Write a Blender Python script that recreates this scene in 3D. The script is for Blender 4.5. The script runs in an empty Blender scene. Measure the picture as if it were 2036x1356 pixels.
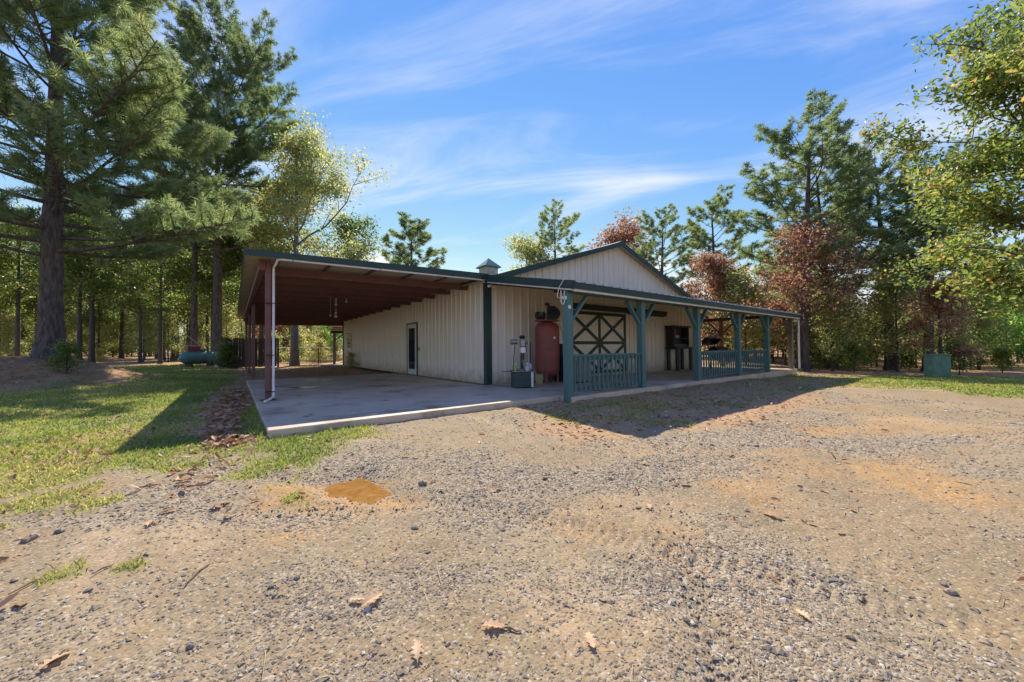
import bpy, math, random
import numpy as np
from mathutils import Matrix, Vector

# ------------------------------------------------------------------ camera, sky, sun, exposure
scene = bpy.context.scene
col = scene.collection
R = math.radians

cam_data = bpy.data.cameras.new('camera')
cam = bpy.data.objects.new('camera', cam_data)
col.objects.link(cam)
cam_data.sensor_fit = 'HORIZONTAL'
cam_data.sensor_width = 36.0
cam_data.lens = 36.0 * 730.9 / 2036.0
cam_data.clip_start = 0.05
cam_data.clip_end = 3000
_r = Vector((0.79725437, -0.60357355, -0.00918929))
_u = Vector((-0.00379172, -0.02023003, 0.99978816))
_f = Vector((0.60363159, 0.79705064, 0.01841706))
CAM = Vector((-5.865, -8.932, 1.065))
cam.matrix_world = Matrix(((_r.x, _u.x, -_f.x, CAM.x), (_r.y, _u.y, -_f.y, CAM.y), (_r.z, _u.z, -_f.z, CAM.z), (0, 0, 0, 1)))
scene.camera = cam

SUN_AZ, SUN_EL = R(24.5), R(46.2)          # azimuth from +Y towards +X
world = bpy.data.worlds.new('World')
scene.world = world
world.use_nodes = True
wn, wl = world.node_tree.nodes, world.node_tree.links
wn.clear()
wout = wn.new('ShaderNodeOutputWorld'); wbg = wn.new('ShaderNodeBackground')
sky = wn.new('ShaderNodeTexSky')
sky.sky_type = 'NISHITA'; sky.sun_disc = False
sky.sun_elevation = SUN_EL; sky.sun_rotation = SUN_AZ
sky.air_density = 1.0; sky.dust_density = 0.0; sky.ozone_density = 3.0; sky.altitude = 250
wbg.inputs['Strength'].default_value = 0.12
SKY_GAIN = 1.42
def wnode(t, **k):
    n = wn.new(t)
    for a, v in k.items(): setattr(n, a, v)
    return n
tc = wnode('ShaderNodeTexCoord')
sep = wnode('ShaderNodeSeparateXYZ'); wl.new(tc.outputs['Generated'], sep.inputs[0])
def wmath(op, a, b=None, c=None, clamp=False):
    n = wnode('ShaderNodeMath', operation=op, use_clamp=clamp)
    for i, v in enumerate((a, b, c)):
        if v is None: continue
        if isinstance(v, (int, float)): n.inputs[i].default_value = v
        else: wl.new(v, n.inputs[i])
    return n.outputs[0]
zc_ = wmath('ADD', wmath('MAXIMUM', sep.outputs['Z'], 0.0), 0.12)
px_ = wmath('DIVIDE', sep.outputs['X'], zc_); py_ = wmath('DIVIDE', sep.outputs['Y'], zc_)
comb = wnode('ShaderNodeCombineXYZ'); wl.new(px_, comb.inputs[0]); wl.new(py_, comb.inputs[1])
mr = wnode('ShaderNodeMapping'); wl.new(comb.outputs[0], mr.inputs[0]); mr.inputs['Rotation'].default_value = (0, 0, R(-125))
mp = wnode('ShaderNodeMapping'); wl.new(mr.outputs[0], mp.inputs[0])
mp.inputs['Scale'].default_value = (0.50, 1.5, 1); mp.inputs['Location'].default_value = (7.4, 1.1, 0)
nz = wnode('ShaderNodeTexNoise'); wl.new(mp.outputs[0], nz.inputs['Vector'])
nz.inputs['Scale'].default_value = 1.5; nz.inputs['Detail'].default_value = 9; nz.inputs['Roughness'].default_value = 0.62; nz.inputs['Distortion'].default_value = 0.7
nz2 = wnode('ShaderNodeTexNoise'); wl.new(comb.outputs[0], nz2.inputs['Vector'])
nz2.inputs['Scale'].default_value = 0.75; nz2.inputs['Detail'].default_value = 3
cir = wnode('ShaderNodeMapRange'); wl.new(wmath('ADD', wmath('MULTIPLY', nz.outputs['Fac'], 0.7), wmath('MULTIPLY', nz2.outputs['Fac'], 0.45)), cir.inputs['Value'])
cir.inputs['From Min'].default_value = 0.515; cir.inputs['From Max'].default_value = 0.84; cir.inputs['To Max'].default_value = 0.72
cir.interpolation_type = 'SMOOTHSTEP'
# low cumulus puffs near the horizon
mp2 = wnode('ShaderNodeMapping'); wl.new(tc.outputs['Generated'], mp2.inputs[0]); mp2.inputs['Scale'].default_value = (1, 1, 2.3); mp2.inputs['Location'].default_value = (0.35, 0.2, 0)
nz3 = wnode('ShaderNodeTexNoise'); wl.new(mp2.outputs[0], nz3.inputs['Vector'])
nz3.inputs['Scale'].default_value = 5.5; nz3.inputs['Detail'].default_value = 7; nz3.inputs['Roughness'].default_value = 0.5
band = wnode('ShaderNodeMapRange'); wl.new(sep.outputs['Z'], band.inputs['Value'])
band.inputs['From Min'].default_value = 0.17; band.inputs['From Max'].default_value = 0.34
band.inputs['To Min'].default_value = 0.01; band.inputs['To Max'].default_value = -0.22
cum = wnode('ShaderNodeMapRange'); wl.new(wmath('ADD', nz3.outputs['Fac'], band.outputs[0]), cum.inputs['Value'])
cum.inputs['From Min'].default_value = 0.52; cum.inputs['From Max'].default_value = 0.63; cum.inputs['To Max'].default_value = 0.9
cum.interpolation_type = 'SMOOTHSTEP'
cloud = wmath('MAXIMUM', cir.outputs[0], cum.outputs[0])
mixc = wnode('ShaderNodeMix', data_type='RGBA')
ss = wnode('ShaderNodeSeparateColor'); wl.new(sky.outputs[0], ss.inputs[0])
sk = wnode('ShaderNodeCombineColor')
for ch, (k_, e_, top) in enumerate(((2.25, 1.5, 2.6), (0.81, 1.0, 2.7), (0.36, 0.3, 2.85))):     # deep saturated blue grade
    wl.new(wmath('MINIMUM', wmath('MULTIPLY', wmath('POWER', wmath('MULTIPLY', ss.outputs[ch], 0.05), e_), k_ * SKY_GAIN / 0.12), top), sk.inputs[ch])
wl.new(cloud, mixc.inputs['Factor']); wl.new(sk.outputs[0], mixc.inputs[6])
mixc.inputs[7].default_value = (3.25, 3.2, 3.25, 1)
wl.new(mixc.outputs[2], wbg.inputs['Color']); wl.new(wbg.outputs[0], wout.inputs[0])

sun_data = bpy.data.lights.new('sun', 'SUN')
sun = bpy.data.objects.new('sun', sun_data); col.objects.link(sun)
sun_data.energy = 2.55; sun_data.angle = R(0.53); sun_data.color = (1.0, 0.90, 0.74)
_sd = Vector((math.sin(SUN_AZ) * math.cos(SUN_EL), math.cos(SUN_AZ) * math.cos(SUN_EL), math.sin(SUN_EL)))
sun.rotation_euler = _sd.to_track_quat('Z', 'Y').to_euler()
sun.location = (20, 35, 40)

vs = scene.view_settings
vs.view_transform = 'Standard'; vs.look = 'None'; vs.gamma = 1.0; vs.use_curve_mapping = False
vs.exposure = 1.52
scene.render.engine = 'CYCLES'
cy = scene.cycles
cy.use_denoising = True
try: cy.denoiser = 'OPENIMAGEDENOISE'
except Exception: pass
cy.max_bounces = 7; cy.diffuse_bounces = 5; cy.glossy_bounces = 3; cy.transmission_bounces = 4; cy.transparent_max_bounces = 6
cy.sample_clamp_indirect = 6
cy.caustics_reflective = False; cy.caustics_refractive = False

# ------------------------------------------------------------------ helpers
rng = np.random.default_rng(7)
random.seed(5)

def tag(o, label=None, cat=None, group=None, kind=None):
    if label: o['label'] = label
    if cat: o['category'] = cat
    if group: o['group'] = group
    if kind: o['kind'] = kind
    return o

def empty(name, loc=(0, 0, 0), rz=0.0, label=None, cat=None, group=None):
    o = bpy.data.objects.new(name, None); col.objects.link(o)
    o.empty_display_size = 0.3
    o.location = loc; o.rotation_euler = (0, 0, rz)
    return tag(o, label, cat, group)

def link(name, mesh, parent=None, mat=None):
    if mat is not None and not mesh.materials: mesh.materials.append(mat)
    o = bpy.data.objects.new(name, mesh); col.objects.link(o)
    if parent: o.parent = parent
    return o

def copy_tree(o, parent=None):
    c = o.copy(); col.objects.link(c); c.parent = parent
    for ch in o.children: copy_tree(ch, c)
    return c

def mesh_np(name, V, F, mat=None, smooth=False, rnd=None):
    """V (n,3), F (m,k) with constant k"""
    V = np.asarray(V, np.float32); F = np.asarray(F, np.int32)
    me = bpy.data.meshes.new(name)
    m, k = F.shape
    me.vertices.add(len(V)); me.vertices.foreach_set('co', V.ravel())
    me.loops.add(m * k); me.loops.foreach_set('vertex_index', F.ravel())
    me.polygons.add(m); me.polygons.foreach_set('loop_start', np.arange(0, m * k, k, dtype=np.int32))
    try: me.polygons.foreach_set('loop_total', np.full(m, k, np.int32))
    except Exception: pass
    if rnd is not None:
        a = me.attributes.new('rnd', 'FLOAT', 'FACE'); a.data.foreach_set('value', np.asarray(rnd, np.float32))
    me.update(calc_edges=True)
    me.polygons.foreach_set('use_smooth', np.full(m, bool(smooth)))
    if mat: me.materials.append(mat)
    return me

class MB:
    def __init__(s): s.v = []; s.f = []
    def add(s, vs_, fs):
        b = len(s.v); s.v.extend([tuple(p) for p in vs_]); s.f.extend([tuple(i + b for i in f) for f in fs]); return s
    def box(s, a, b):
        x0, y0, z0 = a; x1, y1, z1 = b
        return s.add([(x0, y0, z0), (x1, y0, z0), (x1, y1, z0), (x0, y1, z0), (x0, y0, z1), (x1, y0, z1), (x1, y1, z1), (x0, y1, z1)],
                     [(0, 3, 2, 1), (4, 5, 6, 7), (0, 1, 5, 4), (1, 2, 6, 5), (2, 3, 7, 6), (3, 0, 4, 7)])
    def bbox(s, a, b, e=0.01):
        """box with chamfered vertical and horizontal edges"""
        x0, y0, z0 = a; x1, y1, z1 = b
        V = []
        for (z, i) in ((z0, e), (z0 + e, 0), (z1 - e, 0), (z1, e)):
            for (x, y) in ((x0 + e, y0), (x1 - e, y0), (x1, y0 + e), (x1, y1 - e), (x1 - e, y1), (x0 + e, y1), (x0, y1 - e), (x0, y0 + e)):
                cx, cy_ = (x0 + x1) / 2, (y0 + y1) / 2
                V.append((x + (i if x < cx else -i), y + (i if y < cy_ else -i), z))
        F = [tuple(range(7, -1, -1)), tuple(range(24, 32))]
        for k in range(3):
            for j in range(8):
                F.append((k * 8 + j, k * 8 + (j + 1) % 8, k * 8 + 8 + (j + 1) % 8, k * 8 + 8 + j))
        return s.add(V, F)
    def bar(s, p, q, w, h, up=(0, 0, 1)):
        p, q = Vector(p), Vector(q); d = (q - p).normalized(); u = Vector(up)
        if abs(d.dot(u)) > 0.98: u = Vector((0, 1, 0))
        sx = d.cross(u).normalized() * (w / 2); sz = sx.cross(d).normalized() * (h / 2)
        V = [p - sx - sz, p + sx - sz, p + sx + sz, p - sx + sz, q - sx - sz, q + sx - sz, q + sx + sz, q - sx + sz]
        return s.add(V, [(0, 1, 2, 3), (7, 6, 5, 4), (4, 5, 1, 0), (5, 6, 2, 1), (6, 7, 3, 2), (7, 4, 0, 3)])
    def tube(s, path, rad, n=8, caps=True):
        P = [Vector(p) for p in path]
        if isinstance(rad, (int, float)): rad = [rad] * len(P)
        rings = []; prev = None
        for i, p in enumerate(P):
            d = (P[min(i + 1, len(P) - 1)] - P[max(i - 1, 0)]).normalized()
            a = prev if prev is not None else (Vector((1, 0, 0)) if abs(d.x) < 0.9 else Vector((0, 1, 0)))
            a = (a - d * a.dot(d)).normalized(); b = d.cross(a); prev = a
            rings.append([p + (a * math.cos(2 * math.pi * k / n) + b * math.sin(2 * math.pi * k / n)) * rad[i] for k in range(n)])
        V = [v for r in rings for v in r]
        F = [(i * n + k, i * n + (k + 1) % n, (i + 1) * n + (k + 1) % n, (i + 1) * n + k) for i in range(len(P) - 1) for k in range(n)]
        if caps: F += [tuple(range(n - 1, -1, -1)), tuple((len(P) - 1) * n + k for k in range(n))]
        return s.add(V, F)
    def lathe(s, prof, n=20, c=(0, 0, 0), axis='z'):
        V = []
        for r, z in prof:
            for k in range(n):
                a = 2 * math.pi * k / n
                q = (r * math.cos(a), r * math.sin(a), z)
                if axis == 'x': q = (q[2], q[0], q[1])
                elif axis == 'y': q = (q[0], q[2], q[1])
                V.append((q[0] + c[0], q[1] + c[1], q[2] + c[2]))
        m = len(prof)
        F = [(i * n + k, i * n + (k + 1) % n, (i + 1) * n + (k + 1) % n, (i + 1) * n + k) for i in range(m - 1) for k in range(n)]
        F += [tuple(range(n - 1, -1, -1)), tuple((m - 1) * n + k for k in range(n))]
        return s.add(V, F)
    def prism(s, poly, a, b, axis='y'):
        n = len(poly); V = []
        for t in (a, b):
            for (p, q) in poly:
                V.append({'y': (p, t, q), 'x': (t, p, q), 'z': (p, q, t)}[axis])
        F = [tuple(range(n - 1, -1, -1)), tuple(range(n, 2 * n))] + [(i, (i + 1) % n, n + (i + 1) % n, n + i) for i in range(n)]
        return s.add(V, F)
    def mesh(s, name, mat, smooth=False):
        me = bpy.data.meshes.new(name); me.from_pydata(s.v, [], s.f)
        if mat: me.materials.append(mat)
        me.validate(); me.update()
        import bmesh
        bm = bmesh.new(); bm.from_mesh(me); bmesh.ops.recalc_face_normals(bm, faces=bm.faces); bm.to_mesh(me); bm.free()
        if smooth:
            me.polygons.foreach_set('use_smooth', np.full(len(me.polygons), True))
            try: me.set_sharp_from_angle(angle=R(40))
            except Exception: pass
        return me
    def build(s, name, mat, parent=None, smooth=False):
        return link(name, s.mesh(name, mat, smooth), parent)

# ---- numpy value noise
def _hash(ix, iy, seed):
    h = (ix.astype(np.int64) * 374761393 + iy.astype(np.int64) * 668265263 + seed * 1442695041) & 0xffffffff
    h = ((h ^ (h >> 13)) * 1274126177) & 0xffffffff
    return ((h ^ (h >> 16)) & 0xffff) / 65535.0
def vnoise(x, y, seed=0):
    ix = np.floor(x); iy = np.floor(y); fx = x - ix; fy = y - iy
    fx = fx * fx * (3 - 2 * fx); fy = fy * fy * (3 - 2 * fy)
    a = _hash(ix, iy, seed); b = _hash(ix + 1, iy, seed); c = _hash(ix, iy + 1, seed); d = _hash(ix + 1, iy + 1, seed)
    return (a * (1 - fx) + b * fx) * (1 - fy) + (c * (1 - fx) + d * fx) * fy
def fbm(x, y, seed=0, oct=4):
    s = 0; a = 0.5; t = 0
    for i in range(oct):
        s = s + a * vnoise(x * 2 ** i + i * 17.3, y * 2 ** i - i * 9.1, seed + i); t += a; a *= 0.5
    return s / t
def sstep(a, b, x):
    t = np.clip((x - a) / (b - a), 0, 1); return t * t * (3 - 2 * t)
def poly_sd(x, y, poly):
    """signed distance, positive inside"""
    d = np.full(x.shape, 1e9); ins = np.zeros(x.shape, bool); n = len(poly)
    for i in range(n):
        x0, y0 = poly[i]; x1, y1 = poly[(i + 1) % n]
        ex, ey = x1 - x0, y1 - y0
        t = np.clip(((x - x0) * ex + (y - y0) * ey) / (ex * ex + ey * ey), 0, 1)
        d = np.minimum(d, np.hypot(x - x0 - t * ex, y - y0 - t * ey))
        c = ((y0 > y) != (y1 > y)) & (x < ex * (y - y0) / (ey if abs(ey) > 1e-9 else 1e-9) + x0)
        ins ^= c
    return np.where(ins, d, -d)

# ------------------------------------------------------------------ materials
def nodes(m):
    m.use_nodes = True
    return m.node_tree.nodes, m.node_tree.links
def pm(name, c1, c2=None, scale=3.0, rough=0.6, metal=0.0, bump=0.0, bscale=40.0, stretch=(1, 1, 1), spec=0.5, detail=5.0, contrast=(0.35, 0.65), coat=0.0, c3=None, s3=1.0, t3=(0.6, 0.7)):
    m = bpy.data.materials.new(name); N, L = nodes(m); b = N['Principled BSDF']
    b.inputs['Roughness'].default_value = rough; b.inputs['Metallic'].default_value = metal
    b.inputs['Specular IOR Level'].default_value = spec
    b.inputs['Coat Weight'].default_value = coat
    t = N.new('ShaderNodeTexCoord'); mp_ = N.new('ShaderNodeMapping'); L.new(t.outputs['Object'], mp_.inputs[0]); mp_.inputs['Scale'].default_value = stretch
    if c2 is None: c2 = tuple(x * 0.8 for x in c1)
    n = N.new('ShaderNodeTexNoise'); L.new(mp_.outputs[0], n.inputs['Vector']); n.inputs['Scale'].default_value = scale; n.inputs['Detail'].default_value = detail; n.inputs['Roughness'].default_value = 0.6
    r = N.new('ShaderNodeValToRGB'); L.new(n.outputs['Fac'], r.inputs[0])
    r.color_ramp.elements[0].position = contrast[0]; r.color_ramp.elements[1].position = contrast[1]
    r.color_ramp.elements[0].color = (*c1, 1); r.color_ramp.elements[1].color = (*c2, 1)
    out = r.outputs[0]
    if c3 is not None:
        n3 = N.new('ShaderNodeTexNoise'); L.new(mp_.outputs[0], n3.inputs['Vector']); n3.inputs['Scale'].default_value = s3; n3.inputs['Detail'].default_value = 8; n3.inputs['Roughness'].default_value = 0.65
        q = N.new('ShaderNodeMapRange'); L.new(n3.outputs['Fac'], q.inputs[0]); q.inputs['From Min'].default_value = t3[0]; q.inputs['From Max'].default_value = t3[1]
        mx = N.new('ShaderNodeMix'); mx.data_type = 'RGBA'; L.new(q.outputs[0], mx.inputs[0]); L.new(out, mx.inputs[6]); mx.inputs[7].default_value = (*c3, 1); out = mx.outputs[2]
    L.new(out, b.inputs['Base Color'])
    if bump:
        n2 = N.new('ShaderNodeTexNoise'); L.new(mp_.outputs[0], n2.inputs['Vector']); n2.inputs['Scale'].default_value = bscale; n2.inputs['Detail'].default_value = 4
        bp = N.new('ShaderNodeBump'); bp.inputs['Strength'].default_value = bump; bp.inputs['Distance'].default_value = 0.02
        L.new(n2.outputs['Fac'], bp.inputs['Height']); L.new(bp.outputs[0], b.inputs['Normal'])
    return m

def leaf_mat(name, ramp, trans=0.45, rough=0.45, spec=0.35, tv=2.1):
    m = bpy.data.materials.new(name); N, L = nodes(m); b = N['Principled BSDF']; out = N['Material Output']
    a = N.new('ShaderNodeAttribute'); a.attribute_name = 'rnd'
    oi = N.new('ShaderNodeObjectInfo')
    ad = N.new('ShaderNodeMath'); ad.operation = 'MULTIPLY_ADD'; L.new(oi.outputs['Random'], ad.inputs[0]); ad.inputs[1].default_value = 0.22; L.new(a.outputs['Fac'], ad.inputs[2])
    sb = N.new('ShaderNodeMath'); sb.operation = 'SUBTRACT'; L.new(ad.outputs[0], sb.inputs[0]); sb.inputs[1].default_value = 0.11
    r = N.new('ShaderNodeValToRGB'); L.new(sb.outputs[0], r.inputs[0])
    els = r.color_ramp.elements
    while len(els) < len(ramp): els.new(0.5)
    for e, (p, c) in zip(els, ramp): e.position = p; e.color = (*c, 1)
    L.new(r.outputs[0], b.inputs['Base Color']); b.inputs['Roughness'].default_value = rough; b.inputs['Specular IOR Level'].default_value = spec
    t = N.new('ShaderNodeBsdfTranslucent')
    hs = N.new('ShaderNodeHueSaturation'); hs.inputs['Saturation'].default_value = 0.98; hs.inputs['Value'].default_value = tv; L.new(r.outputs[0], hs.inputs['Color']); L.new(hs.outputs[0], t.inputs[0])
    mx = N.new('ShaderNodeMixShader'); mx.inputs[0].default_value = trans
    L.new(b.outputs[0], mx.inputs[1]); L.new(t.outputs[0], mx.inputs[2]); L.new(mx.outputs[0], out.inputs['Surface'])
    return m

M = {}
M['siding'] = pm('beige_metal_siding', (0.78, 0.70, 0.58), (0.73, 0.65, 0.535), 0.7, 0.34, 0.0, stretch=(1, 1, 0.35), spec=0.45, c3=(0.62, 0.54, 0.42), s3=1.3, t3=(0.60, 0.80))
def splash(m):
    N, L = nodes(m); b = N['Principled BSDF']; src = b.inputs['Base Color'].links[0].from_socket
    t = N.new('ShaderNodeNewGeometry'); sp = N.new('ShaderNodeSeparateXYZ'); L.new(t.outputs['Position'], sp.inputs[0])
    n = N.new('ShaderNodeTexNoise'); L.new(t.outputs['Position'], n.inputs['Vector']); n.inputs['Scale'].default_value = 4; n.inputs['Detail'].default_value = 7
    a = N.new('ShaderNodeMath'); a.operation = 'MULTIPLY_ADD'; L.new(n.outputs['Fac'], a.inputs[0]); a.inputs[1].default_value = -0.75; L.new(sp.outputs['Z'], a.inputs[2])
    q = N.new('ShaderNodeMapRange'); L.new(a.outputs[0], q.inputs[0]); q.inputs['From Min'].default_value = -0.40; q.inputs['From Max'].default_value = 0.08; q.inputs['To Min'].default_value = 0.75; q.inputs['To Max'].default_value = 0.0
    x = N.new('ShaderNodeMix'); x.data_type = 'RGBA'; L.new(q.outputs[0], x.inputs[0]); L.new(src, x.inputs[6]); x.inputs[7].default_value = (0.40, 0.30, 0.19, 1)
    L.new(x.outputs[2], b.inputs['Base Color'])
splash(M['siding'])
M['trim'] = pm('dark_green_metal_trim', (0.022, 0.048, 0.040), (0.027, 0.056, 0.047), 1.5, 0.45, spec=0.35)
M['teal'] = pm('teal_green_painted_wood', (0.085, 0.175, 0.165), (0.065, 0.14, 0.13), 5, 0.6, bump=0.15, bscale=60, stretch=(1, 1, 0.12), c3=(0.16, 0.19, 0.17), s3=14, t3=(0.68, 0.74))
M['red_steel'] = pm('red_oxide_steel', (0.19, 0.075, 0.062), (0.15, 0.065, 0.054), 3, 0.55, bump=0.05, c3=(0.20, 0.10, 0.06), s3=6, t3=(0.6, 0.75))
M['galv'] = pm('galvalume_roof_sheet', (0.55, 0.53, 0.48), (0.46, 0.44, 0.39), 2.0, 0.38, 0.55)
M['roof_under'] = pm('tan_roof_sheet', (0.50, 0.42, 0.32), (0.44, 0.36, 0.27), 1.5, 0.5, 0.1)
M['green_roof'] = pm('green_roof_sheet', (0.085, 0.165, 0.145), (0.07, 0.14, 0.125), 1.2, 0.35, 0.1)
M['cream'] = pm('cream_trim', (0.62, 0.58, 0.48), (0.50, 0.46, 0.36), 4, 0.5)
M['white'] = pm('white_plastic', (0.82, 0.80, 0.75), (0.68, 0.66, 0.61), 4, 0.4)
M['black'] = pm('black_paint', (0.012, 0.013, 0.016), (0.02, 0.02, 0.022), 8, 0.45)
M['dark'] = pm('dark_wood', (0.020, 0.018, 0.022), (0.032, 0.028, 0.03), 6, 0.6, stretch=(1, 1, 0.2))
M['wood_brown'] = pm('stained_post_wood', (0.24, 0.12, 0.055), (0.17, 0.085, 0.04), 5, 0.65, bump=0.2, bscale=50, stretch=(1, 1, 0.15))
M['wood_dark'] = pm('dark_stained_timber', (0.075, 0.045, 0.03), (0.05, 0.032, 0.022), 5, 0.7, bump=0.2, bscale=50, stretch=(1, 1, 0.3))
M['wood_grey'] = pm('weathered_grey_wood', (0.20, 0.17, 0.135), (0.12, 0.10, 0.078), 6, 0.8, bump=0.3, bscale=60, stretch=(1, 1, 0.12))
M['fence_wood'] = pm('weathered_dark_fence_wood', (0.085, 0.062, 0.045), (0.045, 0.034, 0.026), 5, 0.85, bump=0.35, bscale=50, stretch=(1, 1, 0.1))
M['steel'] = pm('bare_steel', (0.32, 0.32, 0.31), (0.22, 0.22, 0.21), 10, 0.4, 0.8)
M['glass_dark'] = pm('dark_window_glass', (0.014, 0.02, 0.03), (0.02, 0.028, 0.04), 1, 0.04, spec=0.8)
M['frame_white'] = pm('white_door_paint', (0.66, 0.64, 0.59), (0.58, 0.56, 0.50), 5, 0.45)
M['frame_green'] = pm('green_grey_frame', (0.09, 0.12, 0.12), (0.075, 0.10, 0.10), 5, 0.5)
M['comp_red'] = pm('faded_red_tank_paint', (0.29, 0.070, 0.056), (0.22, 0.058, 0.048), 3, 0.5, c3=(0.20, 0.085, 0.06), s3=5, t3=(0.62, 0.78))
M['pump'] = pm('dark_blue_black_casting', (0.016, 0.022, 0.03), (0.026, 0.03, 0.035), 20, 0.4)
M['cab_green'] = pm('blue_green_machine_paint', (0.030, 0.062, 0.062), (0.022, 0.045, 0.048), 6, 0.45, c3=(0.09, 0.075, 0.06), s3=9, t3=(0.62, 0.72))
M['tank_green'] = pm('propane_tank_green', (0.085, 0.20, 0.165), (0.07, 0.17, 0.14), 4, 0.45)
M['red_box'] = pm('faded_red_plastic', (0.24, 0.045, 0.042), (0.18, 0.04, 0.036), 4, 0.5)
M['yellow'] = pm('weathered_yellow_paint', (0.42, 0.27, 0.09), (0.32, 0.20, 0.07), 8, 0.6)
M['tan_plastic'] = pm('tan_dustpan', (0.42, 0.32, 0.12), (0.34, 0.26, 0.10), 6, 0.5)
M['bag'] = pm('milky_plastic_bag', (0.55, 0.56, 0.57), (0.42, 0.43, 0.45), 14, 0.35)
M['tarp'] = pm('dark_tarp', (0.018, 0.028, 0.034), (0.03, 0.036, 0.038), 5, 0.6)
M['shed_green'] = pm('pale_green_metal_cabinet', (0.14, 0.27, 0.19), (0.12, 0.23, 0.16), 3, 0.6, c3=(0.06, 0.10, 0.07), s3=2.5, t3=(0.55, 0.75))
M['bin_grey'] = pm('grey_steel_bin', (0.20, 0.205, 0.20), (0.16, 0.165, 0.165), 4, 0.5)
M['bark_pine'] = pm('pine_bark', (0.150, 0.115, 0.092), (0.060, 0.046, 0.038), 7, 0.9, bump=1.0, bscale=9, stretch=(2.2, 2.2, 0.45), contrast=(0.38, 0.62))
M['bark_oak'] = pm('oak_bark', (0.105, 0.092, 0.078), (0.048, 0.042, 0.036), 9, 0.9, bump=0.9, bscale=14, stretch=(2.2, 2.2, 0.35), contrast=(0.38, 0.62))
M['bark_pale'] = pm('pale_bark', (0.24, 0.215, 0.18), (0.13, 0.115, 0.095), 8, 0.9, bump=0.6, bscale=18, stretch=(2, 2, 0.4))
M['stone'] = pm('grey_field_stone', (0.26, 0.225, 0.185), (0.17, 0.145, 0.12), 25, 0.8, bump=0.3, bscale=90)
M['stone_tan'] = pm('tan_field_stone', (0.36, 0.28, 0.20), (0.26, 0.19, 0.13), 25, 0.8, bump=0.3, bscale=90)
M['twig'] = pm('dry_twig', (0.20, 0.14, 0.08), (0.30, 0.22, 0.13), 20, 0.8)

M['pine_needle'] = leaf_mat('pine_needles', [(0.0, (0.075, 0.120, 0.058)), (0.4, (0.145, 0.200, 0.080)), (0.8, (0.25, 0.280, 0.105)), (1.0, (0.36, 0.34, 0.12))], 0.50, 0.5, tv=2.3)
M['leaf_green'] = leaf_mat('oak_leaves_green', [(0.0, (0.055, 0.095, 0.026)), (0.45, (0.115, 0.165, 0.034)), (0.8, (0.20, 0.235, 0.046)), (0.98, (0.27, 0.26, 0.055)), (1.0, (0.32, 0.22, 0.06))], 0.54, 0.38, 0.45, tv=2.15)
M['leaf_olive'] = leaf_mat('olive_yellow_leaves', [(0.0, (0.105, 0.14, 0.055)), (0.45, (0.205, 0.24, 0.080)), (0.8, (0.36, 0.335, 0.11)), (1.0, (0.48, 0.30, 0.13))], 0.58, 0.45, tv=2.4)
M['leaf_bright'] = leaf_mat('bright_green_leaves', [(0.0, (0.070, 0.160, 0.034)), (0.6, (0.150, 0.270, 0.048)), (1.0, (0.28, 0.34, 0.070))], 0.58, 0.45, tv=2.4)
M['leaf_rust'] = leaf_mat('rust_brown_leaves', [(0.0, (0.13, 0.060, 0.042)), (0.4, (0.25, 0.110, 0.070)), (0.65, (0.36, 0.18, 0.105)), (0.85, (0.22, 0.21, 0.075)), (1.0, (0.46, 0.33, 0.25))], 0.42, 0.5)
M['litter'] = leaf_mat('fallen_leaves', [(0.0, (0.17, 0.085, 0.042)), (0.5, (0.34, 0.185, 0.095)), (0.85, (0.52, 0.33, 0.185)), (1.0, (0.62, 0.46, 0.30))], 0.15, 0.6)
M['grass'] = leaf_mat('grass_blades', [(0.0, (0.085, 0.145, 0.024)), (0.45, (0.19, 0.255, 0.040)), (0.8, (0.33, 0.33, 0.075)), (1.0, (0.46, 0.38, 0.16))], 0.4, 0.5)
M['straw'] = leaf_mat('pine_straw', [(0.0, (0.15, 0.075, 0.035)), (0.6, (0.30, 0.175, 0.085)), (1.0, (0.50, 0.36, 0.18))], 0.1, 0.6)
M['pebble'] = leaf_mat('gravel_stones', [(0.0, (0.20, 0.165, 0.118)), (0.35, (0.24, 0.198, 0.142)), (0.6, (0.335, 0.252, 0.155)), (0.85, (0.385, 0.327, 0.245)), (1.0, (0.52, 0.468, 0.385))], 0.0, 0.75, 0.3)

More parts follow.
